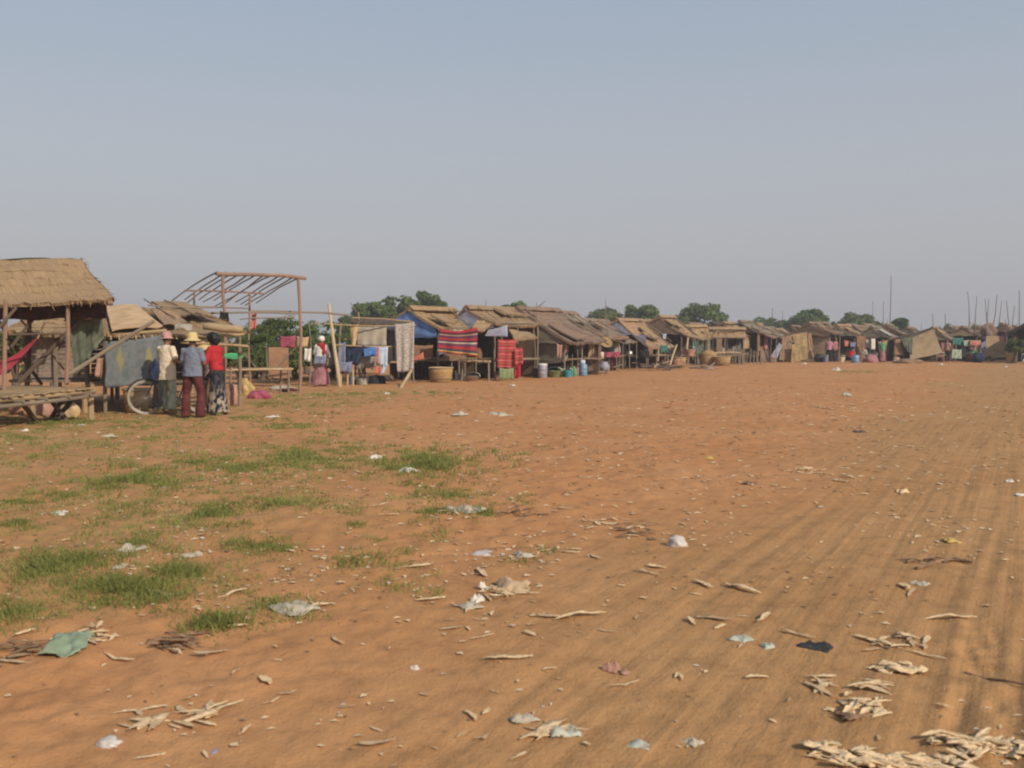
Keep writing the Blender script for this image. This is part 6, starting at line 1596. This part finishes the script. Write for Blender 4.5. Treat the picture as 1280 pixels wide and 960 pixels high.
main = [(330, 852), (215, 815), (265, 818), (150, 825), (125, 792), (20, 830), (30, 795), (75, 800), (420, 808), (405, 760), (190, 945), (235, 905), (265, 885), (185, 905), (175, 890), (250, 900), (600, 722), (640, 735), (655, 745), (540, 752), (560, 788), (600, 800), (630, 825), (690, 775), (660, 795), (720, 770), (760, 790), (605, 890), (590, 895), (470, 928), (780, 860),
        (880, 560), (955, 530), (1050, 600), (1062, 596), (1010, 585), (1000, 582), (1020, 590), (960, 563), (980, 566), (745, 655), (700, 634), (640, 637), (790, 658), (745, 697), (560, 645), (490, 645), (440, 672), (470, 630), (520, 712), (390, 690), (360, 693), (290, 742), (205, 740), (300, 785), (60, 600), (470, 590), (450, 592),
        (865, 780), (890, 775), (905, 785), (960, 770), (1000, 790), (1075, 797), (1100, 800), (1140, 806), (1155, 815), (1160, 800), (1120, 795), (945, 846), (925, 740), (810, 715), (820, 712), (875, 730), (690, 905), (705, 910), (680, 912), (1020, 858), (1030, 850), (1185, 775), (1140, 738), (1128, 735)]
for x, y in main: hspots.append((x + jit(4), y + jit(3), random.uniform(.5, 1.15)))
while len(hspots) < 215:
    y = 470 + 480 * random.random() ** 1.3; x = random.uniform(-40, 1320) if random.random() < .45 else random.gauss(600, 190)
    w = .35 + .65 * mnoise.noise(V((x * .006, y * .014, 2)))
    if random.random() < w + .25: hspots.append((x, y, random.uniform(.25, .6 if y < 700 else .42)))
for (lab_, cx, cy, wpx, nst, seed, mt_, hpx) in SMALL:
    for k in range(nst): hspots.append((random.gauss(cx, wpx * .25), random.gauss(cy, hpx * .25), random.uniform(.4, .9)))
for i, (x, y, s) in enumerate(hspots):
    src = hp_[i % 9]; o = src if i < 9 else src.copy()
    if i >= 9: COL.objects.link(o)
    lay(o, x, y, random.uniform(0, TAU), .007, (jit(.07), jit(.06)), s)
    tag(o, 'pale dry husk strip lying loose on the red dirt', 'husk', HK)
# tangled clumps of pale fibre
def clump(label, x, y, wpx, nst, seed, mat='husk', hpx=None, name='husk_clump'):
    c = gp(x, y); d = c.y; W = wpx * d / FPX; Dp = (hpx or wpx * .3) * d * d / FPX / CAMH
    m = MB(); rs = random.Random(seed)
    for k in range(nst):
        L = rs.uniform(.05, .19); px_, py_ = rs.gauss(0, .26) * W, rs.gauss(0, .26) * Dp; z0 = rs.uniform(0, .018); a = rs.uniform(-.9, .9) + (math.pi if rs.random() < .5 else 0)
        sub = crumple_mb(L * .55, rs.uniform(.025, .06), rs.uniform(.008, .02), seed * 17 + k, 8, .002) if rs.random() < (.55 if mat == 'husk' else .1) else husk_mb(L, rs.uniform(.01, .03), rs.uniform(.05, .45), rs.uniform(-.5, .5), seed * 31 + k, .6)
        R_ = Matrix.Rotation(a, 3, 'Z') @ Matrix.Rotation(rs.uniform(-.16, .16), 3, 'Y')
        gx, gy = c.x + px_, c.y + py_; gz = ground_h(gx, gy)
        pts = [R_ @ V(v) + V((gx, gy, 0)) for v in sub.v]; lo = min(p.z for p in pts)
        m.add([p + V((0, 0, gz + z0 - lo - .004)) for p in pts], sub.f, sub.uv)
    return build(name, m, mat, None, label, 'husks', 'tangled clumps of pale husk', smooth=True)
for a in (('long tangle of pale husk across the lower right corner', 1120, 950, 150, 80, 1, 'husk', 20),
          ('upper heap of curled husk at the lower right border', 1215, 932, 90, 40, 2, 'husk', 22),
          ('husk tangle reaching the right border near the ruts', 1262, 938, 60, 26, 3, 'husk', 18),
          ('scattered husk streamer in the tyre track', 1065, 880, 70, 20, 4, 'husk', 30),
          ('husk tuft near the bottom edge left of the long tangle', 1035, 936, 40, 16, 7, 'husk', 20),
          ('thin row of husk across the wheel ruts', 1120, 834, 80, 18, 8, 'husk', 12),
          ('grey chaff heap far out on the dirt', 1030, 511, 26, 46, 14, 'husk_dull', 2),
          ('husk scatter in the middle right dirt', 1010, 588, 46, 16, 15, 'husk', 10),
          ('chaff scatter left of the grey heap', 985, 508, 60, 16, 16, 'husk_dull', 5)): clump(*a)
for a in (('dark straw scraps left of the bottom husks', 225, 805, 60, 20, 31, 'straw_dark', 26), ('dark straw scraps around the green rag', 30, 818, 50, 18, 32, 'straw_dark', 24), ('dark straw patch in the middle of the dirt', 790, 662, 50, 20, 33, 'straw_dark', 22),
          ('brown straw patch near the grass in the middle', 650, 640, 50, 16, 34, 'straw_dark', 14), ('dark straw scraps beneath the husk curls on the road', 1060, 893, 30, 6, 35, 'straw_dark', 10), ('dark straw scraps left of the long twig on the road', 1160, 700, 70, 14, 36, 'straw_dark', 8)): clump(*a, name='straw_scraps')

# individual rags, bags and boards
IT = [  # label, name, cat, mat, x, y, w px, h factor, depth factor
 ('faded green rag lying near the lower left corner', 'rag', 'rag', 'rag_green', 84, 812, 54, .45, 1.1), ('pale grey-green rag at the end of the grass patch', 'rag', 'rag', 'rag_grey', 368, 765, 50, .25, .8),
 ('white plastic bag standing alone in the middle ground', 'plastic_bag', 'bag', 'plastic_bag', 847, 681, 26, .6, .8), ('crumpled white bag near the bottom left edge', 'plastic_bag', 'bag', 'plastic_bag', 136, 931, 32, .42, .7),
 ('bluish crushed cup scrap near the bottom left', 'plastic_scrap', 'scrap', 'plastic_grey', 268, 936, 12, .4, .8), ('twisted black rag lying on the road', 'rag', 'rag', 'rag_black', 1020, 806, 40, .22, .5),
 ('aqua plastic scrap on the road left of the black rag', 'plastic_scrap', 'scrap', 'rag_aqua', 960, 803, 22, .4, .6), ('pale plastic sheet scrap left of the aqua one', 'plastic_scrap', 'scrap', 'rag_aqua', 926, 798, 26, .25, .6),
 ('yellow leaf-shaped scrap on the road', 'rag', 'scrap', 'rag_yellow', 1189, 676, 18, .4, .9), ('large grey-tan sack scrap by the grass tufts', 'rag', 'rag', 'rag_grey', 582, 636, 34, .35, .9),
 ('flat grey plastic sheet left of the road streaks', 'plastic_sheet', 'scrap', 'plastic_bag', 605, 690, 32, .2, .7), ('flat grey plastic sheet right of the first one', 'plastic_sheet', 'scrap', 'rag_grey', 655, 696, 24, .3, .7),
 ('white scrap in front of the brown husk pile', 'paper_scrap', 'scrap', 'paper_white', 597, 752, 20, .7, .7), ('white upright scrap on top of the brown husk pile', 'paper_scrap', 'scrap', 'paper_white', 606, 739, 14, .9, .8), ('grey-green scrap at the left foot of the husk pile', 'paper_scrap', 'scrap', 'rag_grey', 586, 762, 30, .4, .6),
 ('brown cardboard piece right of the white scraps', 'cardboard', 'cardboard', 'cardboard', 640, 739, 44, .35, .8), ('white paper ball alone in the open dirt', 'paper_scrap', 'scrap', 'paper_white', 519, 837, 12, .6, .9),
 ('pinkish round lump at the edge of the road streaks', 'clod', 'scrap', 'salmon_cloth', 764, 838, 22, 1.0, .8), ('pinkish small lump beside the round one', 'clod', 'scrap', 'salmon_cloth', 783, 842, 16, .5, .8),
 ('grey-green twisted cloth strip at the bottom edge', 'rag', 'rag', 'rag_grey', 655, 898, 36, .3, .4), ('grey-green torn cloth above the bottom husks', 'rag', 'rag', 'rag_aqua', 706, 912, 40, .35, .5), ('pale plastic scrap near the bottom right of the middle', 'plastic_scrap', 'scrap', 'rag_aqua', 800, 925, 34, .25, .5),
 ('pale plastic scrap right of the bottom middle', 'plastic_scrap', 'scrap', 'rag_grey', 866, 922, 22, .4, .7), ('white paper by the left border in the grass', 'paper_scrap', 'scrap', 'paper_white', 72, 642, 20, .4, 1), ('tan scrap in the grass left of centre', 'paper_scrap', 'scrap', 'rag_grey', 165, 690, 26, .4, .9),
 ('grey sheet scrap in the left grass', 'paper_scrap', 'scrap', 'rag_grey', 240, 695, 22, .3, .8), ('tan scrap among the lower grass tufts', 'paper_scrap', 'scrap', 'rag_grey', 150, 712, 16, .4, .8), ('dark flat shoe sole far out on the dirt', 'shoe_sole', 'shoe', 'sole', 1074, 540, 16, .25, .6),
 ('white scrap between the grass patches', 'paper_scrap', 'scrap', 'paper_white', 470, 573, 14, .4, .9), ('pale scrap below the bright grass patch', 'paper_scrap', 'scrap', 'paper_white', 510, 590, 24, .3, .7), ('white scrap before the people', 'paper_scrap', 'scrap', 'paper_white', 341, 521, 12, .4, .9),
 ('grey scrap on the bare dirt before the people', 'paper_scrap', 'scrap', 'rag_grey', 137, 544, 16, .3, .7), ('white scrap near the pavilion at left', 'paper_scrap', 'scrap', 'paper_white', 31, 540, 9, .5, .9), ('second white scrap near the pavilion', 'paper_scrap', 'scrap', 'paper_white', 103, 532, 8, .5, .9),
 ('white scrap on the grass under the washing', 'paper_scrap', 'scrap', 'paper_white', 481, 493, 11, .4, .9), ('white scrap in front of the red striped cloth', 'paper_scrap', 'scrap', 'paper_white', 641, 483, 7, .6, .9), ('grey rubble scrap left on the far dirt', 'paper_scrap', 'scrap', 'rag_grey', 575, 518, 22, .3, .6),
 ('second grey scrap on the far dirt', 'paper_scrap', 'scrap', 'rag_grey', 625, 517, 26, .3, .6), ('grey stone-like scrap above the chaff heap', 'paper_scrap', 'scrap', 'rag_aqua', 1058, 495, 11, .7, .9), ('yellow card on the far dirt', 'rag', 'scrap', 'rag_yellow', 886, 574, 14, .3, .6),
 ('white scrap on the right road edge', 'paper_scrap', 'scrap', 'paper_white', 1262, 603, 10, .6, .9), ('white scrap lying at the right border', 'paper_scrap', 'scrap', 'paper_white', 1274, 619, 12, .4, .8), ('pinkish scrap on the road edge', 'paper_scrap', 'scrap', 'husk', 1128, 614, 16, .5, .8), ('pale scrap on the road beside the ruts', 'paper_scrap', 'scrap', 'rag_grey', 1150, 727, 20, .4, .7),
 ('large pale scrap in the far middle dirt by the grass strip', 'paper_scrap', 'scrap', 'paper_white', 1046, 463, 12, .5, .9), ('brown dung lump in the middle dirt', 'clod', 'scrap', 'straw_dark', 938, 605, 20, .3, .6), ('brown lump left of the grass patches', 'clod', 'scrap', 'straw_dark', 190, 805, 18, .5, .8),
 ('white scrap close to the foot of the stick fence', 'paper_scrap', 'scrap', 'paper_white', 888, 462, 9, .5, .9), ('white scrap near the straw-coloured door mat', 'paper_scrap', 'scrap', 'paper_white', 1005, 455, 7, .5, .9), ('white scrap in front of the red tub at right', 'paper_scrap', 'scrap', 'paper_white', 1176, 457, 6, .5, .9), ('white scrap before the planter basket', 'paper_scrap', 'scrap', 'paper_white', 1257, 459, 5, .6, .9)]
for i, (lab, nm, ct, mt, x, y, wpx, hf, df) in enumerate(IT):
    if ct == 'bag':
        d_ = gp(x, y).y; lump(lab, nm, ct, mt, x, y, d_, wpx * d_ / FPX * .95, wpx * d_ / FPX * hf, None, i * 7 + 2); continue
    c = gp(x, y); W = wpx * c.y / FPX * .92
    o = build(nm, crumple_mb(W, W * df * (1.6 if hf < .5 else 1), W * hf * .9, i + 3), mt, None, lab, ct, smooth=True)
    lay(o, x, y, jit(.9), -.006)
m = MB(); pts = [gp(1145, 711), gp(1165, 703), gp(1190, 699), gp(1216, 703)]
m.tube([p + V((0, 0, .012)) for p in pts], [.012, .014, .013, .008], 6); build('twig', m, 'straw_dark', None, 'dark bent twig lying across the road at right', 'twig')
m = MB(); pts = [gp(1205, 838), gp(1235, 842), gp(1258, 851), gp(1290, 862)]
m.tube([p + V((0, 0, .008)) for p in pts], [.005, .006, .006, .004], 6); build('twig', m, 'straw_dark', None, 'thin dark twig crossing the ruts at the right border', 'twig')

def flecks(name, label, mat, n, size, dark=False):
    q = []; fs = []
    k = 0
    while k < n:
        y = 452 + 505 * random.random() ** 1.7; x = random.uniform(-60, 1340)
        w = .5 + .8 * mnoise.noise(V((x * .007 + (30 if dark else 0), y * .016, 5)))
        if x > 700 and y > 620: w -= .3
        if y > 700 and random.random() < min(.9, (y - 700) / 110): continue
        if random.random() > w: continue
        p = gp(x, y); s = size * random.uniform(.3, 1.2) * min(2.9, .34 + p.y / 9); a = random.random() * TAU; el = random.uniform(.2, .8); t = jit(.5)
        dx, dy = math.cos(a) * s, math.sin(a) * s
        q += [(p.x - dx, p.y - dy, p.z + .004), (p.x + dy * el, p.y - dx * el, p.z + .006 + s * .3 * abs(t)), (p.x + dx, p.y + dy, p.z + .006 + s * .4 * max(t, 0)), (p.x - dy * el, p.y + dx * el, p.z + .006 + s * .2)]
        fs.append((4 * k, 4 * k + 1, 4 * k + 2, 4 * k + 3)); k += 1
    mesh_np(name, np.array(q), np.array(fs), mat, label=label, cat='litter', kind='stuff')
flecks('litter', 'fine pale scraps of husk and paper littering the dirt', 'husk', 4200, .026)
flecks('paper_litter', 'tiny pale paper and plastic bits littering the far dirt', 'paper_white', 700, .02)
flecks('debris', 'fine dark straw crumbs littering the dirt', 'straw_dark', 1700, .02, True)

# ------------------------------------------------------------------ sky, sun, air, camera
SUN_EL, SUN_AZ = math.radians(33), math.radians(138)
w = bpy.data.worlds.new('World'); sc.world = w; w.use_nodes = True
nt = w.node_tree; nt.nodes.clear()
sky = N(nt, 'ShaderNodeTexSky', sky_type='NISHITA', sun_disc=False)
sky.sun_elevation = SUN_EL; sky.sun_rotation = SUN_AZ; sky.air_density = 1.3; sky.dust_density = 5; sky.ozone_density = 1.5; sky.altitude = 0
bgn = N(nt, 'ShaderNodeBackground'); wo = N(nt, 'ShaderNodeOutputWorld')
tc = N(nt, 'ShaderNodeTexCoord'); sp = N(nt, 'ShaderNodeSeparateXYZ'); nt.links.new(tc.outputs['Generated'], sp.inputs[0])
mr = N(nt, 'ShaderNodeMapRange'); mr.inputs['From Max'].default_value = .5; nt.links.new(sp.outputs['Z'], mr.inputs[0])
hazecol = ramp(nt, mr.outputs[0], SKYRAMP)
mx = N(nt, 'ShaderNodeMix', data_type='RGBA'); mx.inputs[0].default_value = SKYMIX
nt.links.new(sky.outputs[0], mx.inputs[6]); 
sc10 = N(nt, 'ShaderNodeMix', data_type='RGBA', blend_type='MULTIPLY'); sc10.inputs[0].default_value = 1; sc10.inputs[7].default_value = (10, 10, 10, 1)
sc10.clamp_result = False
nt.links.new(hazecol, sc10.inputs[6]); nt.links.new(sc10.outputs[2], mx.inputs[7])
nt.links.new(mx.outputs[2], bgn.inputs[0]); bgn.inputs[1].default_value = SKYSTR
nt.links.new(bgn.outputs[0], wo.inputs[0])
ld = bpy.data.lights.new('sun', 'SUN'); ld.energy = SUNSTR; ld.angle = math.radians(.6); ld.color = (1, .89, .73)
lo = bpy.data.objects.new('sun', ld); COL.objects.link(lo)
S = V((math.cos(SUN_EL) * math.sin(SUN_AZ), math.cos(SUN_EL) * math.cos(SUN_AZ), math.sin(SUN_EL)))
lo.rotation_euler = S.to_track_quat('Z', 'Y').to_euler(); lo.location = S * 60

if HAZE:
    mb = MB(); x0, x1, y0, y1, z0, z1 = -910, 910, -130, 1310, -1.1, 13
    vs = [(x, y, z) for z in (z0, z1) for y in (y0, y1) for x in (x0, x1)]
    mb.add(vs, [(0, 2, 3, 1), (4, 5, 7, 6), (0, 1, 5, 4), (1, 3, 7, 5), (3, 2, 6, 7), (2, 0, 4, 6)])
    hm = bpy.data.materials.new('haze'); hm.use_nodes = True; hn = hm.node_tree; hn.nodes.clear()
    pvn = hn.nodes.new('ShaderNodeVolumePrincipled'); ho = hn.nodes.new('ShaderNodeOutputMaterial'); hn.links.new(pvn.outputs[0], ho.inputs['Volume'])
    pvn.inputs['Density'].default_value = HAZE; pvn.inputs['Color'].default_value = (.80, .80, .84, 1); pvn.inputs['Anisotropy'].default_value = .1
    MATS['haze'] = hm
    build('haze', mb, 'haze', kind='stuff')

cd = bpy.data.cameras.new('camera'); cam = bpy.data.objects.new('camera', cd); COL.objects.link(cam)
cam.location = (0, 0, CAMH); cam.rotation_euler = (math.pi / 2 - PITCH, 0, 0)
cd.sensor_width = 36; cd.lens = 36 * FPX / 1280; cd.clip_end = 3000; cd.clip_start = .05
cd.dof.use_dof = True; cd.dof.focus_distance = 32; cd.dof.aperture_fstop = 5
sc.camera = cam
sc.render.resolution_x = 1024; sc.render.resolution_y = 768
sc.view_settings.view_transform = 'Standard'; sc.view_settings.look = 'None'; sc.view_settings.gamma = 1; sc.view_settings.use_curve_mapping = False
sc.view_settings.exposure = EXPO
sc.cycles.use_denoising = True
sc.cycles.max_bounces = 6; sc.cycles.diffuse_bounces = 3; sc.cycles.transparent_max_bounces = 8
sc.cycles.filter_width = 2.1
